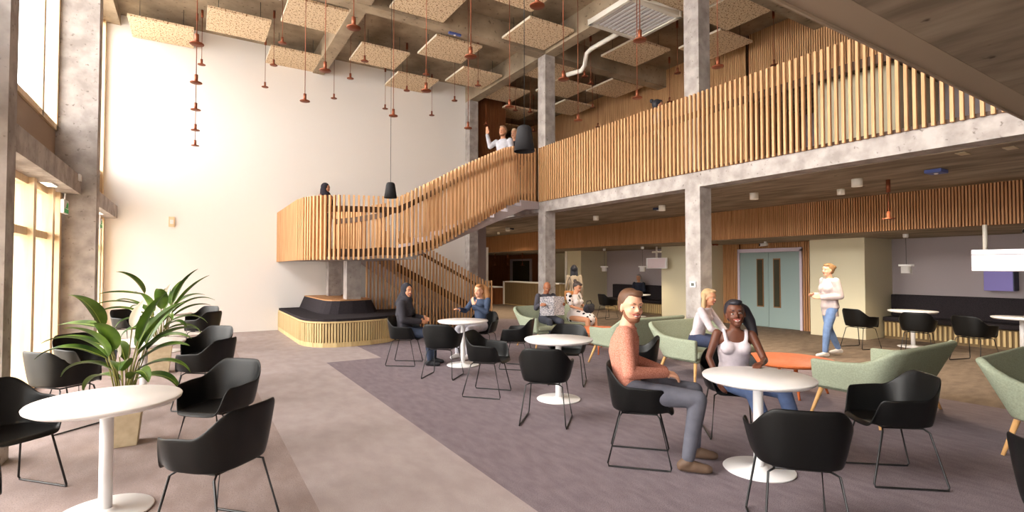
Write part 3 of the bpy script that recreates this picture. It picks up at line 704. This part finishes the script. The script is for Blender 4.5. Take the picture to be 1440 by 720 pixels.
def plant(label, x, y, leaves, potr=.15, poth=.44, seed=1):
    random.seed(seed)
    t = thing('potted_plant', label, 'plant', (x,y,0))
    pt = MB(); a, b = potr*.72, potr
    pt.prism([(-a,-a),(a,-a),(a,a),(-a,a)], 0, poth-.03, [(-b,-b),(b,-b),(b,b),(-b,b)]); pt.box(-b-.004,-b-.004,poth-.03, b+.004,b+.004,poth)
    pt.build('pot', M['pot'], t, bevel=.008); MB().box(-b+.015,-b+.015,poth-.001, b-.015,b-.015,poth+.006).build('soil', M['soil'], t)
    lm, mm, sm = MB(), MB(), MB()
    for az, h, L, W, rise, droop in leaves:
        az = math.radians(az); bs = Vector((.04*math.cos(az)+random.uniform(-.03,.03), .04*math.sin(az)+random.uniform(-.03,.03), poth))
        tp = bs+Vector((math.cos(az)*h*.25, math.sin(az)*h*.25, h)); sm.tube([bs, bs.lerp(tp,.5)+Vector((0,0,.03)), tp], .006, 6)
        leaf_blade(lm, mm, tp, az, L, W, math.radians(rise), math.radians(droop), random.uniform(-.3,.3))
    o = lm.build('foliage', M['leaf'], t); mm.build('midribs', M['leaf_mid'], t); sm.build('stems', M['stem'], t)
    sp_, s2 = MB(), MB()
    for az, h in ((20, .62), (150, .35)):
        az = math.radians(az); bs = Vector((0,0,poth)); tp = bs+Vector((math.cos(az)*.05, math.sin(az)*.05, h)); s2.tube([bs,tp],.005,6); leaf_blade(sp_, MB(), tp, az, .26, .028, math.radians(78), math.radians(20), 1.0)
    sp_.build('spathe', M['spathe'], t); s2.build('flower_stems', M['stem'], t)
    return t
# azimuth in world: image left = (-.85,+.53) = 148 deg ; right = -32 ; away = 58 ; toward camera = -122
LV = [(148,.44,.62,.042,22,50),(140,.60,.55,.045,12,25),(158,.34,.62,.045,30,80),(150,.62,.45,.07,66,60),(170,.22,.46,.05,38,110),(-32,.35,.58,.042,48,80),(-25,.22,.52,.04,30,90),(-40,.50,.55,.045,70,35),(-34,.42,.62,.04,58,30),(-28,.30,.5,.05,40,60),
      (60,.4,.5,.05,62,70),(30,.45,.52,.05,66,50),(-10,.4,.48,.05,50,70),(-120,.42,.40,.07,74,70),(-150,.38,.46,.065,66,70),(-90,.24,.36,.06,50,110),(-170,.35,.5,.05,55,80),(110,.3,.45,.05,50,90),(-60,.16,.36,.055,44,120),(148,.14,.42,.05,22,110),(-28,.14,.46,.045,22,100)]
plant('large leafy plant in a stone-coloured pot behind the foreground table', -.52, 5.88, LV, seed=3)
plant('second leafy plant in a stone-coloured pot, beyond the first', -.42, 9.6, [(a+25,h*1.15,L*1.15,W,r,d) for a,h,L,W,r,d in LV], .17, .5, seed=5)

# ---------------------------------------------------------------- people
SK = {'light': plain('skin_light', (214, 160, 132), .5, spec=.3), 'tan': plain('skin_tan', (196, 140, 108), .5, spec=.3), 'dark': plain('skin_dark', (98, 58, 42), .45, spec=.35), 'brown': plain('skin_brown', (150, 96, 68), .5, spec=.3)}
CL = {}
def cloth(rgb, k=None):
    key = (rgb, k)
    if key not in CL:
        if k == 'dots': CL[key] = tex('polka_dot_cloth', (30,30,34), rgb, nscale=11, lo=.30, hi=.33, kind='vor', rough=.9)
        elif k == 'print': CL[key] = tex('speckled_shirt_cloth', (164, 102, 82), rgb, nscale=170, detail=1, lo=.40, hi=.55, rough=.9)
        else: CL[key] = tex('cloth_%d_%d_%d' % rgb, tuple(int(c*.88) for c in rgb), rgb, nscale=9, detail=4, rough=.9, bump=.3)
    return CL[key]
EYE_W = plain('eye_white', (186, 178, 172), .4); EYE_D = plain('eye_dark', (36, 24, 18), .25); LIP = plain('lips', (160, 84, 76), .5); TEETH = plain('teeth', (236, 232, 226), .35)
def remesh(mb, name, mat, parent, vox, smooth=4):
    o = bpy.data.objects.new('tmp', mb.mesh('tmp')); COL.objects.link(o)
    r = o.modifiers.new('r', 'REMESH'); r.mode = 'VOXEL'; r.voxel_size = vox; r.use_smooth_shade = True
    if smooth: s_ = o.modifiers.new('s', 'SMOOTH'); s_.factor = .5; s_.iterations = smooth
    dg = bpy.context.evaluated_depsgraph_get(); dg.update()
    me = bpy.data.meshes.new_from_object(o.evaluated_get(dg)); me.name = name
    bpy.data.objects.remove(o); me.materials.clear(); me.materials.append(mat)
    for p in me.polygons: p.use_smooth = True
    q = bpy.data.objects.new(name, me); COL.objects.link(q)
    if parent: q.parent = parent
    return q
def cone(m, a, ra, b, rb):
    a, b = Vector(a), Vector(b); m.cyl(a, b, ra, rb, n=18); m.ell(a, (ra,)*3, 16, 10); m.ell(b, (rb,)*3, 16, 10)
def chain(m, pts, rs):
    for i in range(len(pts)-1): cone(m, pts[i], rs[i], pts[i+1], rs[i+1])
def loft(m, rings, n=24):     # rings: (x,y,z, rx, ry)
    P = []; F = []; k = len(rings)
    for x, y, z, rx, ry in rings:
        for i in range(n):
            a = 2*PI*i/n; P.append((x+rx*math.cos(a), y+ry*math.sin(a)*(1-.12*abs(math.cos(a))), z))
    for r in range(k-1):
        for i in range(n): F.append((r*n+i, r*n+(i+1)%n, (r+1)*n+(i+1)%n, (r+1)*n+i))
    F += [tuple(range(n))[::-1], tuple((k-1)*n+i for i in range(n))]; m.add(P, F, True)
def hand(m, w, d, nrm, side, curl, s=1.0):
    w, d, nrm = Vector(w), Vector(d).normalized(), Vector(nrm).normalized(); nrm = (nrm-d*nrm.dot(d)).normalized(); lat = d.cross(nrm)*side
    for k, o_ in enumerate((-.028,-.010,.009,.026)):
        kb = w+d*.088*s+lat*o_*s-nrm*.002*abs(k-1.5)
        cone(m, w+d*.012*s+lat*o_*.6*s, .015*s, kb, .0125*s)
        L = (.072,.082,.078,.060)[k]*s; c = math.radians(curl*(.8+.1*k)); p = kb; dd = d
        for j, (fr, rr) in enumerate(((.42,.0098),(.33,.009),(.25,.0080))):
            ang = c*(j+1)/2.2; dd = (d*math.cos(ang)+nrm*math.sin(ang)).normalized(); q = p+dd*L*fr; cone(m, p, rr*s, q, rr*.92*s); p = q
    tb = w+d*.02*s-lat*.022*s; t1_ = tb+(d*.55-lat*.72+nrm*.35).normalized()*.04*s; t2_ = t1_+(d*.85-lat*.25+nrm*.4).normalized()*.034*s; t3_ = t2_+(d*.9+nrm*.45).normalized()*.024*s
    chain(m, [tb,t1_,t2_,t3_], [.015*s,.0125*s,.0108*s,.0095*s])
def rotm(yaw, pitch, roll=0):
    return Matrix.Rotation(math.radians(yaw),3,'Z') @ Matrix.Rotation(math.radians(pitch),3,'Y') @ Matrix.Rotation(math.radians(roll),3,'X')
def person(label, loc, rz, J, skin='light', top=(200,200,200), bot=(80,90,110), hair=None, haircol=(60,44,32), shoe=(60,46,40), sleeve=1.0, shirt='shirt', topk=None, scale=1.0, fem=False, vox=.014,
           smile=False, collar=False, beard=False, hs=1.0, bulk=0, yaw=0, pitch=0, roll=0, curl=40, detail=True, skirt=False, long_top=0, hijabcol=(46,44,50)):
    t = thing('person', label, 'person', loc, math.radians(rz)); t.scale = (scale,)*3
    V = {k: Vector(v) for k, v in J.items()}
    class HB(MB):
        def ell(s, c, r, n=16, m=10, rot=None): return MB.ell(s, c, tuple(q*hs for q in r) if rot is not None else r, n, m, rot)
    pel, che, nk, hd = V['pelvis'], V['chest'], V['neck'], V['head']
    wS = .155 if fem else .185
    sk = SK[skin]
    # body
    def torso(m, g, top_z=None):
        lo = pel; f = 1 if not fem else .90
        R = [(lo.x, lo.y, lo.z-.09, .07+g, .11+g), (lo.x-.005, lo.y, lo.z-.03, .105+g, .16*(1.0 if fem else .96)+g), (lo.x*.8+che.x*.2, lo.y*.8+che.y*.2, lo.z+.07, .10*f+g, .148*f+g),
             (lo.x*.5+che.x*.5, (lo.y+che.y)/2, (lo.z+che.z)/2-.01, .092*f+g, .130*f+g), (che.x, che.y, che.z, .108*f+g, .158*f+g), (che.x*.6+nk.x*.4, che.y*.6+nk.y*.4, che.z+.10, .10*f+g, .172*f+g),
             (che.x*.3+nk.x*.7, che.y*.3+nk.y*.7, nk.z-.045, .070+g, .14*f+g), (nk.x, nk.y, nk.z-.005, .05+g, .075+g)]
        loft(m, R)
        if fem:
            for s_ in (-1, 1): m.ell((che.x+.075, che.y+s_*.065, che.z+.03), (.055+g,.06+g,.058+g), 16, 10)
    HR = rotm(yaw, pitch, roll)
    def H(*p): return hd + HR @ (Vector(p)*hs)
    m = HB(); torso(m, 0)
    cone(m, nk+Vector((-.005,0,-.02)), .06 if not fem else .05, H(-.022,0,-.055), .053 if not fem else .045)
    m.ell(H(-.012,0,.032), (.097,.076,.088), 24, 16, HR); m.ell(H(.012,0,-.022), (.072,.063,.088), 24, 16, HR); m.ell(H(.040,0,-.088), (.036,.036,.026), 16, 10, HR)
    cone(m, H(.080,0,.012), .007, H(.098,0,-.022), .0125)
    for s_ in (-1, 1):
        m.ell(H(.048,s_*.034,-.028), (.030,.026,.026), 14, 10, HR); m.ell(H(-.008,s_*.077,-.012), (.017,.009,.030), 12, 8, HR); m.ell(H(.088,s_*.010,-.026), (.009,.008,.007), 10, 6, HR)
        m.ell(H(.070,s_*.03,.030), (.018,.026,.009), 12, 8, HR)
    for sd, S in ((1,'L'),(-1,'R')):
        sh, el, wr = V['sh'+S], V['el'+S], V['wr'+S]
        chain(m, [sh, sh.lerp(el,.45), el], [.052 if not fem else .042, .045 if not fem else .037, .036 if not fem else .031]); chain(m, [el, el.lerp(wr,.3), wr], [.036 if not fem else .03, .036 if not fem else .03, .024])
        hd_ = V.get('hd'+S, (wr-el)); nn = V.get('hn'+S, Vector((0,-sd,-.3)))
        if vox < .012: hand(m, wr, hd_, nn, sd, curl)
        else: hand(m, wr, hd_, nn, sd, curl, 1.12)
        hp, kn, an = V['hp'+S], V['kn'+S], V['an'+S]
        chain(m, [hp, hp.lerp(kn,.5), kn], [.085, .074, .054]); chain(m, [kn, kn.lerp(an,.35), an], [.054, .054, .036])
        fd = V.get('ft'+S, Vector((.17,0,-.04))); cone(m, an+Vector((-.02,0,-.035)), .032, an+fd*.8+Vector((0,0,-.02)), .026)
    body = remesh(m, 'body', sk, t, vox)
    # top garment
    g = .012+bulk
    m = MB(); 
    if shirt == 'tank':
        R = [(pel.x, 0, pel.z-.03, .122, .172), (pel.x*.6+che.x*.4, 0, pel.z+.10, .10, .145), (pel.x*.4+che.x*.6, 0, (pel.z+che.z)/2+.02, .098, .134), (che.x+.004, 0, che.z-.02, .112, .150), (che.x+.008,0,che.z+.05,.112,.146), (che.x+.002,0,che.z+.085,.098,.135)]
        R = [(a, che.y*(c-pel.z)/(che.z-pel.z) + pel.y*(1-(c-pel.z)/(che.z-pel.z)), c, d, e) for a, b, c, d, e in R]
        loft(m, R)
        for s_ in (-1, 1):
            m.ell((che.x+.075, che.y+s_*.066, che.z+.03), (.066,.071,.068), 16, 10)
            chain(m, [(che.x+.10,che.y+s_*.08,che.z+.07),(che.x+.085,che.y+s_*.092,che.z+.13),(che.x*.4+nk.x*.6+.03,che.y+s_*.098,nk.z-.012),(nk.x-.055,che.y+s_*.095,nk.z-.03),(che.x-.09,che.y+s_*.08,che.z+.05)], [.02,.018,.017,.017,.02])
    else:
        torso(m, g)
        if long_top: loft(m, [(pel.x-.01,pel.y,pel.z-long_top,.125,.175),(pel.x,pel.y,pel.z+.05,.12,.165)])
        for sd, S in ((1,'L'),(-1,'R')):
            sh, el, wr = V['sh'+S], V['el'+S], V['wr'+S]; k = .012+bulk*.6
            if sleeve > .6:
                e = el.lerp(wr, (sleeve-.5)*2 if sleeve < 1 else .97)
                chain(m, [sh, sh.lerp(el,.45), el], [(.052 if not fem else .044)+k, .048+k if not fem else .041+k, .041+k if not fem else .036+k]); chain(m, [el, e], [.041+k if not fem else .036+k, .030+k*.8])
            else: chain(m, [sh, sh.lerp(el, sleeve*2)], [.054+k, .046+k])
    if skirt:
        hk = (V['knL']+V['knR'])/2
        chain(m, [pel, pel.lerp(hk,.5), pel.lerp(hk,.85)], [.17,.16,.15])
    if collar: m.lathe([(.050,-.02),(.088,-.03),(.094,-.012),(.072,.042),(.060,.042)], tuple(nk), 24)
    remesh(m, shirt if shirt != 'tank' else 'tank_top', cloth(top, topk), t, min(vox, .011), 3)
    if collar:
        m = MB()
        for i in range(5): m.ell((che.x+.118-.004*i+.0, che.y, che.z+.12-.07*i), (.006,.006,.006), 8, 6)
        m.build('buttons', cloth((120,80,66)), t)
    # trousers
    if bot:
        m = MB(); loft(m, [(pel.x,pel.y,pel.z-.11,.085,.13),(pel.x-.005,pel.y,pel.z-.03,.118,.170),(pel.x*.85+che.x*.15,pel.y,pel.z+.055,.108,.156)])
        for S in 'LR':
            hp, kn, an = V['hp'+S], V['kn'+S], V['an'+S]
            chain(m, [hp, hp.lerp(kn,.5), kn], [.097, .085, .065]); chain(m, [kn, kn.lerp(an,.35), an.lerp(kn,.06)], [.065, .062, .048])
        remesh(m, 'trousers', cloth(bot), t, min(vox, .012), 3)
    # shoes
    for S in 'LR':
        an = V['an'+S]; fd = V.get('ft'+S, Vector((.17,0,-.04))); f2 = Vector((fd.x, fd.y, 0)); u = f2.normalized(); z0 = an.z-.085 if detail else an.z-.08
        m = MB(); a0 = Vector((an.x, an.y, z0)); cone(m, a0-u*.045+Vector((0,0,.045)), .036, a0+Vector((0,0,.075)), .044); cone(m, a0-u*.05+Vector((0,0,.032)), .030, a0+u*.13+Vector((0,0,.032)), .036); cone(m, a0+u*.05+Vector((0,0,.045)), .04, a0+u*.15+Vector((0,0,.03)), .030)
        sh_ = remesh(m, 'shoe', plain('shoe_leather', shoe, .6), t, .01, 3)
    # hair
    hm = plain('hair_%d' % haircol[0], haircol, .55, spec=.35)
    m = HB()
    if hair in ('short', 'grey', 'bun', 'long', 'pony', 'bob'):
        m.ell(H(-.030,0,.048), (.096,.084,.088), 24, 16, HR); m.ell(H(-.05,0,.0), (.068,.080,.080), 20, 12, HR); m.ell(H(.030,.012,.098), (.050,.060,.026), 16, 10, HR); m.ell(H(.050,.015,.092), (.034,.048,.022), 14, 8, HR)
        if hair != 'short' and hair != 'grey': m.ell(H(-.045,0,.03), (.088,.088,.092), 20, 12, HR)
    if hair == 'bun': m.ell(H(-.135,0,.055 if haircol[0] > 60 else .10), (.042,.042,.042), 14, 10)
    if hair in ('long', 'bob'):
        L_ = -.22 if hair == 'long' else -.15
        for y in (-.07,-.045,0,.045,.07): cone(m, H(-.045-.02*(1-abs(y)/.07),y,.03), .036, H(-.06+.25*abs(y),y*1.25,L_), .03)
    if hair == 'pony':
        m.ell(H(-.10,.01,.06), (.06,.06,.06), 14, 10); chain(m, [H(-.10,.02,.07),H(-.12,.08,.02),H(-.11,.115,-.08),H(-.08,.14,-.20)], [.058,.066,.058,.028])
    if hair == 'hijab':
        m.ell(H(-.030,0,.035), (.106,.094,.108), 24, 16, HR); chain(m, [H(-.035,0,.0), H(-.030,0,-.09)], [.094,.088]); cone(m, H(-.005,0,-.125), .072, nk+Vector((.03,0,-.01)), .10); m.ell(H(.035,0,-.125), (.045,.055,.032), 16, 10, HR)
        cone(m, nk+Vector((.03,0,-.03)), .09, che+Vector((.06,0,.05)), .07); cone(m, H(-.08,0,-.03), .07, nk+Vector((-.09,0,-.06)), .08)
        loft(m, [(nk.x,nk.y,nk.z-.26,.155,.235),(nk.x,nk.y,nk.z-.13,.14,.215),(nk.x,nk.y,nk.z-.04,.11,.15),(nk.x,nk.y,nk.z+.04,.07,.09)])
    if hair: remesh(m, 'headscarf' if hair == 'hijab' else 'hair', cloth(hijabcol) if hair == 'hijab' else hm, t, min(vox, .009), 2)
    # face
    if detail:
        m, n_ = HB(), HB(); b_ = MB()
        for s_ in (-1, 1):
            m.ell(H(.0705,s_*.029,.003), (.0115,.0135,.0065), 14, 10, HR); n_.ell(H(.0790,s_*.028,.003), (.0045,.0062,.0058), 12, 8, HR)
            chain(b_, [H(.084,s_*.014,.026),H(.084,s_*.030,.031),H(.072,s_*.046,.026)], [.0032,.0038,.0025])
        e = m.build('eyes', EYE_W, t); n_.build('pupils', EYE_D, e); b_.build('eyebrows', hm if hair and hair != 'hijab' else plain('brow', (50,36,30)), t)
        l_ = MB()
        if smile:
            chain(l_, [H(.060,-.036,-.043),H(.080,-.018,-.052),H(.0865,0,-.055),H(.080,.018,-.052),H(.060,.036,-.043)], [.004,.0072,.0085,.0072,.004]); chain(l_, [H(.062,-.034,-.045),H(.080,0,-.068),H(.062,.034,-.045)], [.003,.0065,.003])
            tt = HB(); tt.ell(H(.0795,0,-.0585), (.0115,.022,.0075), 16, 8, HR); lo_ = l_.build('lips', LIP, t); tt.build('teeth', TEETH, lo_)
        else:
            chain(l_, [H(.078,-.020,-.054),H(.088,0,-.054),H(.078,.020,-.054)], [.003,.006,.003]); l_.build('lips', LIP, t)
    if beard:
        m = HB(); m.ell(H(.034,0,-.088), (.042,.044,.030), 18, 12, HR)
        for s_ in (-1,1): chain(m, [H(.0,s_*.064,-.02),H(.012,s_*.056,-.065),H(.036,s_*.026,-.098)], [.010,.016,.02])
        chain(m, [H(.074,-.026,-.045),H(.086,0,-.040),H(.074,.026,-.045)], [.005,.006,.005])
        remesh(m, 'beard', plain('short_beard', (124,82,60), .7), t, .007, 2)
    return t
def seat(**k):
    J = dict(pelvis=(0,0,.555), chest=(-.03,0,.86), neck=(-.01,0,1.075), head=(.02,0,1.235), shL=(-.02,.175,1.02), shR=(-.02,-.175,1.02), elL=(.03,.235,.76), elR=(.03,-.235,.76), wrL=(.24,.12,.68), wrR=(.24,-.12,.68),
             hpL=(.02,.09,.545), hpR=(.02,-.09,.545), knL=(.44,.13,.52), knR=(.44,-.13,.52), anL=(.46,.13,.088), anR=(.46,-.13,.088)); J.update(k); return J
def stand(**k):
    J = dict(pelvis=(0,0,.95), chest=(-.01,0,1.24), neck=(0,0,1.455), head=(.02,0,1.615), shL=(0,.175,1.40), shR=(0,-.175,1.40), elL=(-.02,.22,1.12), elR=(-.02,-.22,1.12), wrL=(.06,.22,.87), wrR=(.06,-.22,.87),
             hpL=(0,.085,.92), hpR=(0,-.085,.92), knL=(.02,.09,.5), knR=(.02,-.09,.5), anL=(-.02,.09,.088), anR=(-.02,-.09,.088)); J.update(k); return J
PI_ = math.degrees
# smiling man in the foreground
person('smiling bearded man in a salmon shirt and grey jeans sitting in a black armchair', (3.14,3.16,0), -46,
  seat(pelvis=(-.02,0,.56), chest=(-.05,0,.86), neck=(-.02,0,1.075), head=(.015,-.01,1.220), shL=(-.03,.19,1.02), shR=(-.03,-.19,1.02), elL=(.02,.26,.75), elR=(.0,-.26,.74), wrL=(.27,.09,.70), wrR=(.27,-.05,.71), hdL=(.75,-.6,-.15), hdR=(.8,.45,-.25), hnL=(0,-.5,-1), hnR=(0,.5,-1),
       hpL=(.02,.10,.56), hpR=(.02,-.10,.56), knL=(.50,.12,.55), knR=(.50,-.16,.545), anL=(.50,.14,.092), anR=(.42,-.17,.092)),
  skin='light', top=(196,134,116), topk='print', bot=(92,92,102), hair='short', haircol=(92,64,46), shoe=(92,72,58), smile=True, collar=True, beard=True, yaw=-60, pitch=2, vox=.007, scale=1.05, curl=45, hs=1.10)
# woman in tank top
person('laughing woman with dark hair in a white tank top and blue jeans at the table', (4.40,3.06,0), -133,
  seat(pelvis=(0,0,.55), chest=(.03,0,.83), neck=(.06,0,1.03), head=(.10,.0,1.175), shL=(.05,.155,.985), shR=(.05,-.155,.985), elL=(.16,.235,.76), elR=(.10,-.24,.76), wrL=(.36,.16,.765), wrR=(.22,-.19,.60), hdL=(.8,-.5,0), hnL=(0,0,-1), knR=(.44,.06,.52), anR=(.44,.22,.088), knL=(.34,.34,.52), anL=(.40,.46,.088)),
  skin='dark', top=(216,204,210), bot=(112,134,180), hair='pony', haircol=(34,32,40), shoe=(220,216,212), shirt='tank', fem=True, smile=True, yaw=-6, pitch=-6, roll=8, vox=.0075, curl=30, hs=1.06)
# blonde woman on the sofa
person('blonde woman in a white sweater leaning forward on the sage sofa', (6.42,5.08,0), -72,
  seat(pelvis=(0,0,.56), chest=(.08,0,.84), neck=(.15,0,1.03), head=(.20,0,1.175), shL=(.13,.155,.985), shR=(.13,-.155,.985), elL=(.30,.20,.74), elR=(.28,-.20,.74), wrL=(.46,.0,.66), wrR=(.46,-.05,.62), hdL=(.6,-.4,-.5), hdR=(.5,.2,-.8)),
  skin='tan', top=(206,194,198), bot=(62,68,92), hair='long', haircol=(182,152,112), fem=True, smile=True, yaw=-8, pitch=5, vox=.010)
# standing woman
person('standing woman with a blonde bun in a pale pink jacket and blue jeans', (9.92,4.91,0), 150,
  stand(elL=(-.06,.21,1.13), elR=(-.04,-.21,1.13), wrL=(.22,.12,1.10), wrR=(.22,-.12,1.13), hdL=(.9,-.3,.1), hdR=(.9,.2,.1), knL=(.12,.09,.5), anL=(.16,.09,.088), knR=(-.04,-.09,.5), anR=(-.22,-.09,.12), head=(.03,0,1.605)),
  skin='light', top=(196,182,182), bot=(118,144,188), hair='bun', haircol=(128,98,66), shoe=(214,206,200), fem=True, yaw=6, vox=.011, long_top=.2, scale=.98, bulk=.028)
# hijab wearer
person('seated woman in a charcoal headscarf and dark loose clothes at the far cafe table', (3.05,8.3,0), -38,
  seat(elL=(.05,.2,.78), wrL=(.28,.1,.76), wrR=(.26,-.06,.72), head=(.03,0,1.225), knR=(.42,-.1,.52)), skin='tan', top=(58,56,62), bot=(50,58,76), hair='hijab', hijabcol=(52,50,56), shoe=(30,30,34), fem=True, smile=True, yaw=-38, vox=.011, bulk=.025)
# woman in blue
person('woman in a dark blue sweater gesturing with both hands at the far cafe table', (4.52,8.38,0), -160,
  seat(elL=(.10,.24,.82), wrL=(.24,.06,.93), hdL=(.1,-.2,1), hnL=(-1,0,0), elR=(.13,-.25,.82), wrR=(.36,-.19,.86), hdR=(1,.2,.15), hnR=(0,0,-1), head=(.04,0,1.19), neck=(0,0,1.05)), skin='light', top=(64,76,98), bot=(198,196,206), hair='pony', haircol=(164,116,74), shoe=(222,218,218), fem=True, yaw=12, vox=.011, curl=20)
# newspaper man
person('bald man in a dark suit reading a newspaper on the sage sofa', (6.36,8.85,0), -100,
  seat(pelvis=(0,0,.56), elL=(.10,.28,.78), elR=(.10,-.28,.78), wrL=(.27,.28,.86), wrR=(.27,-.28,.86), hdL=(.9,-.35,.1), hdR=(.9,.35,.1), head=(.05,0,1.20)), skin='brown', top=(74,72,80), bot=(66,68,78), hair=None, haircol=(60,50,44), shoe=(40,34,32), pitch=22, yaw=-12, vox=.011, collar=False)
np_ = thing('newspaper', 'open newspaper held by the bald man in the suit', 'newspaper', (6.36-.07,8.85-.36,.86), math.radians(-100))
for s_ in (-1, 1):
    m = MB(); m.add([(0,0,-.22),(-.06,.28*s_,-.22),(-.06,.28*s_,.16),(0,0,.18),(.003,0,-.22),(-.057,.28*s_,-.22),(-.057,.28*s_,.16),(.003,0,.18)],[(0,1,2,3),(7,6,5,4),(0,4,5,1),(1,5,6,2),(2,6,7,3),(3,7,4,0)]); m.build('page', M['paper'], np_)
# polka dot dress
person('woman in a white dress with black polka dots looking down at a grey bag', (7.08,8.8,0), -75,
  seat(pelvis=(0,0,.56), chest=(.03,0,.85), elL=(.08,.2,.79), elR=(.06,-.2,.79), wrL=(.30,.05,.74), wrR=(.30,-.05,.72), head=(.09,0,1.19), neck=(.04,0,1.05)), skin='tan', top=(226,218,216), topk='dots', bot=None, skirt=True, sleeve=.35, shirt='dress', hair='bun', haircol=(58,46,42), shoe=(120,84,64), fem=True, pitch=24, yaw=-14, vox=.011)
bg_ = thing('handbag', 'dark grey crumpled handbag on the lap of the polka dot dress woman', 'bag', (7.17,8.42,.66))
m = MB(); m.ell((0,0,.09), (.15,.08,.10), 18, 12); m.ell((.10,.02,.14), (.07,.06,.06), 12, 8); m.ell((-.08,-.02,.12), (.07,.06,.07), 12, 8); remesh(m, 'bag_body', cloth((56,56,62)), bg_, .012); MB().tube([(-.08,0,.16),(-.05,0,.25),(.05,0,.26),(.09,0,.17)], .009).build('bag_handle', cloth((46,46,52)), bg_)
# walking away woman
person('woman with long dark hair in a beige dress walking away behind the seated pair', (9.25,11.5,0), 50,
  stand(elR=(-.04,-.22,1.12), elL=(.0,.22,1.12), wrL=(.1,.2,.9)), skin='tan', top=(176,160,140), bot=None, shirt='dress', long_top=.45, hair='long', haircol=(40,40,48), shoe=(200,190,184), fem=True, detail=False, vox=.014, scale=.98)
b2 = thing('shoulder_bag', 'orange-tan shoulder bag hanging beside the woman in the beige dress', 'bag', (8.98,11.4,.86))
MB().box(-.06,-.15,-.14, .06,.15,.12).build('bag_body', cloth((214,146,92)), b2, bevel=.03); MB().tube([(0,-.12,.1),(.03,-.06,.4),(.06,.02,.52),(.03,.08,.4),(0,.12,.1)], .008).build('strap', cloth((60,44,34)), b2)
person('grey-haired man in a brown jacket standing at the reception counter', (11.25,20.6,0), -20, stand(elR=(.02,-.22,1.14), wrR=(.26,-.18,1.02)), skin='light', top=(84,58,46), bot=(60,74,100), hair='grey', haircol=(170,160,150), detail=False, vox=.018)
person('grey-haired person in a dark top seated at the far banquette', (13.72,13.35,.04), 200, seat(), skin='tan', top=(44,48,62), bot=(40,46,66), hair='bob', haircol=(150,144,138), vox=.016)
person('man in a pale grey shirt raising one hand at the top of the stairs', (6.5,10.86,3.2), -150, stand(elR=(.06,-.30,1.30), wrR=(.12,-.34,1.56), hdR=(0,0,1), hnR=(1,0,0)), skin='tan', top=(196,196,206), bot=(80,84,96), hair='short', haircol=(150,120,96), beard=True, vox=.013, scale=1.12, curl=15)
person('light-haired woman in a dark jacket beside the waving man upstairs', (6.92,10.98,3.25), -150, stand(), skin='light', top=(70,66,74), bot=(80,84,96), hair='short', haircol=(196,170,140), fem=True, vox=.014, scale=1.1)
person('woman in a black headscarf standing on the stair landing', (2.88,13.75,2.0), -60, stand(), skin='tan', top=(190,150,140), bot=(60,60,70), hair='hijab', hijabcol=(44,40,48), fem=True, yaw=20, vox=.014, scale=1.04)
person('person with a dark bun walking behind the mezzanine balustrade', (7.85,7.1,3.28), -35, stand(), skin='tan', top=(160,150,150), bot=(70,70,84), hair='bun', haircol=(44,44,50), fem=True, vox=.014, scale=.98)

# ---------------------------------------------------------------- light
w = bpy.data.worlds.new('world'); scn.world = w; w.use_nodes = True
bg = w.node_tree.nodes['Background']; bg.inputs['Color'].default_value = (1.0, .975, .945, 1); bg.inputs['Strength'].default_value = 7
def sun(direction, power, color, angle):
    l = bpy.data.lights.new('sun', 'SUN'); l.energy = power; l.color = color; l.angle = math.radians(angle)
    o = bpy.data.objects.new('sun', l); COL.objects.link(o); o.rotation_euler = Vector(direction).to_track_quat('-Z', 'Y').to_euler(); return o
sun((.90, -.14, -.40), 6.5, (1.0, .95, .88), 50)
def spot(x, y, z, e, size=150, blend=.8, col=(1,.82,.6), r=.05):
    l = bpy.data.lights.new('spot', 'SPOT'); l.energy = e; l.spot_size = math.radians(size); l.spot_blend = blend; l.color = col; l.shadow_soft_size = r
    o = bpy.data.objects.new('spot', l); COL.objects.link(o); o.location = (x,y,z)
for _, x, y, s_ in DL: spot(x, y, ZS0-.15, 170)
for x, y in ((12.3,4.6),(11.9,2.62),(12.3,13.6),(12.2,11.7)): spot(x, y, 1.50, 45, 150)
for x, y in ((12.3,21.3),(12.4,20.3),(12.5,19.2),(12.6,17.4)): spot(x, y, 1.7, 14, 130)

# ---------------------------------------------------------------- camera
psi = math.radians(31.9); th = math.atan(18/720)
F_ = Vector((math.sin(psi)*math.cos(th), math.cos(psi)*math.cos(th), math.sin(th))); R_ = Vector((math.cos(psi), -math.sin(psi), 0)); U_ = R_.cross(F_)
cam = bpy.data.cameras.new('camera'); cam.lens = 18; cam.sensor_width = 36; cam.clip_start = .02
co = bpy.data.objects.new('camera', cam); COL.objects.link(co)
mt = Matrix((R_, U_, -F_)).transposed().to_4x4(); mt.translation = (0, 0, 1.6); co.matrix_world = mt
scn.camera = co
scn.view_settings.view_transform = 'Standard'; scn.view_settings.look = 'None'; scn.view_settings.gamma = 1; scn.view_settings.use_curve_mapping = False
scn.view_settings.exposure = 0.42
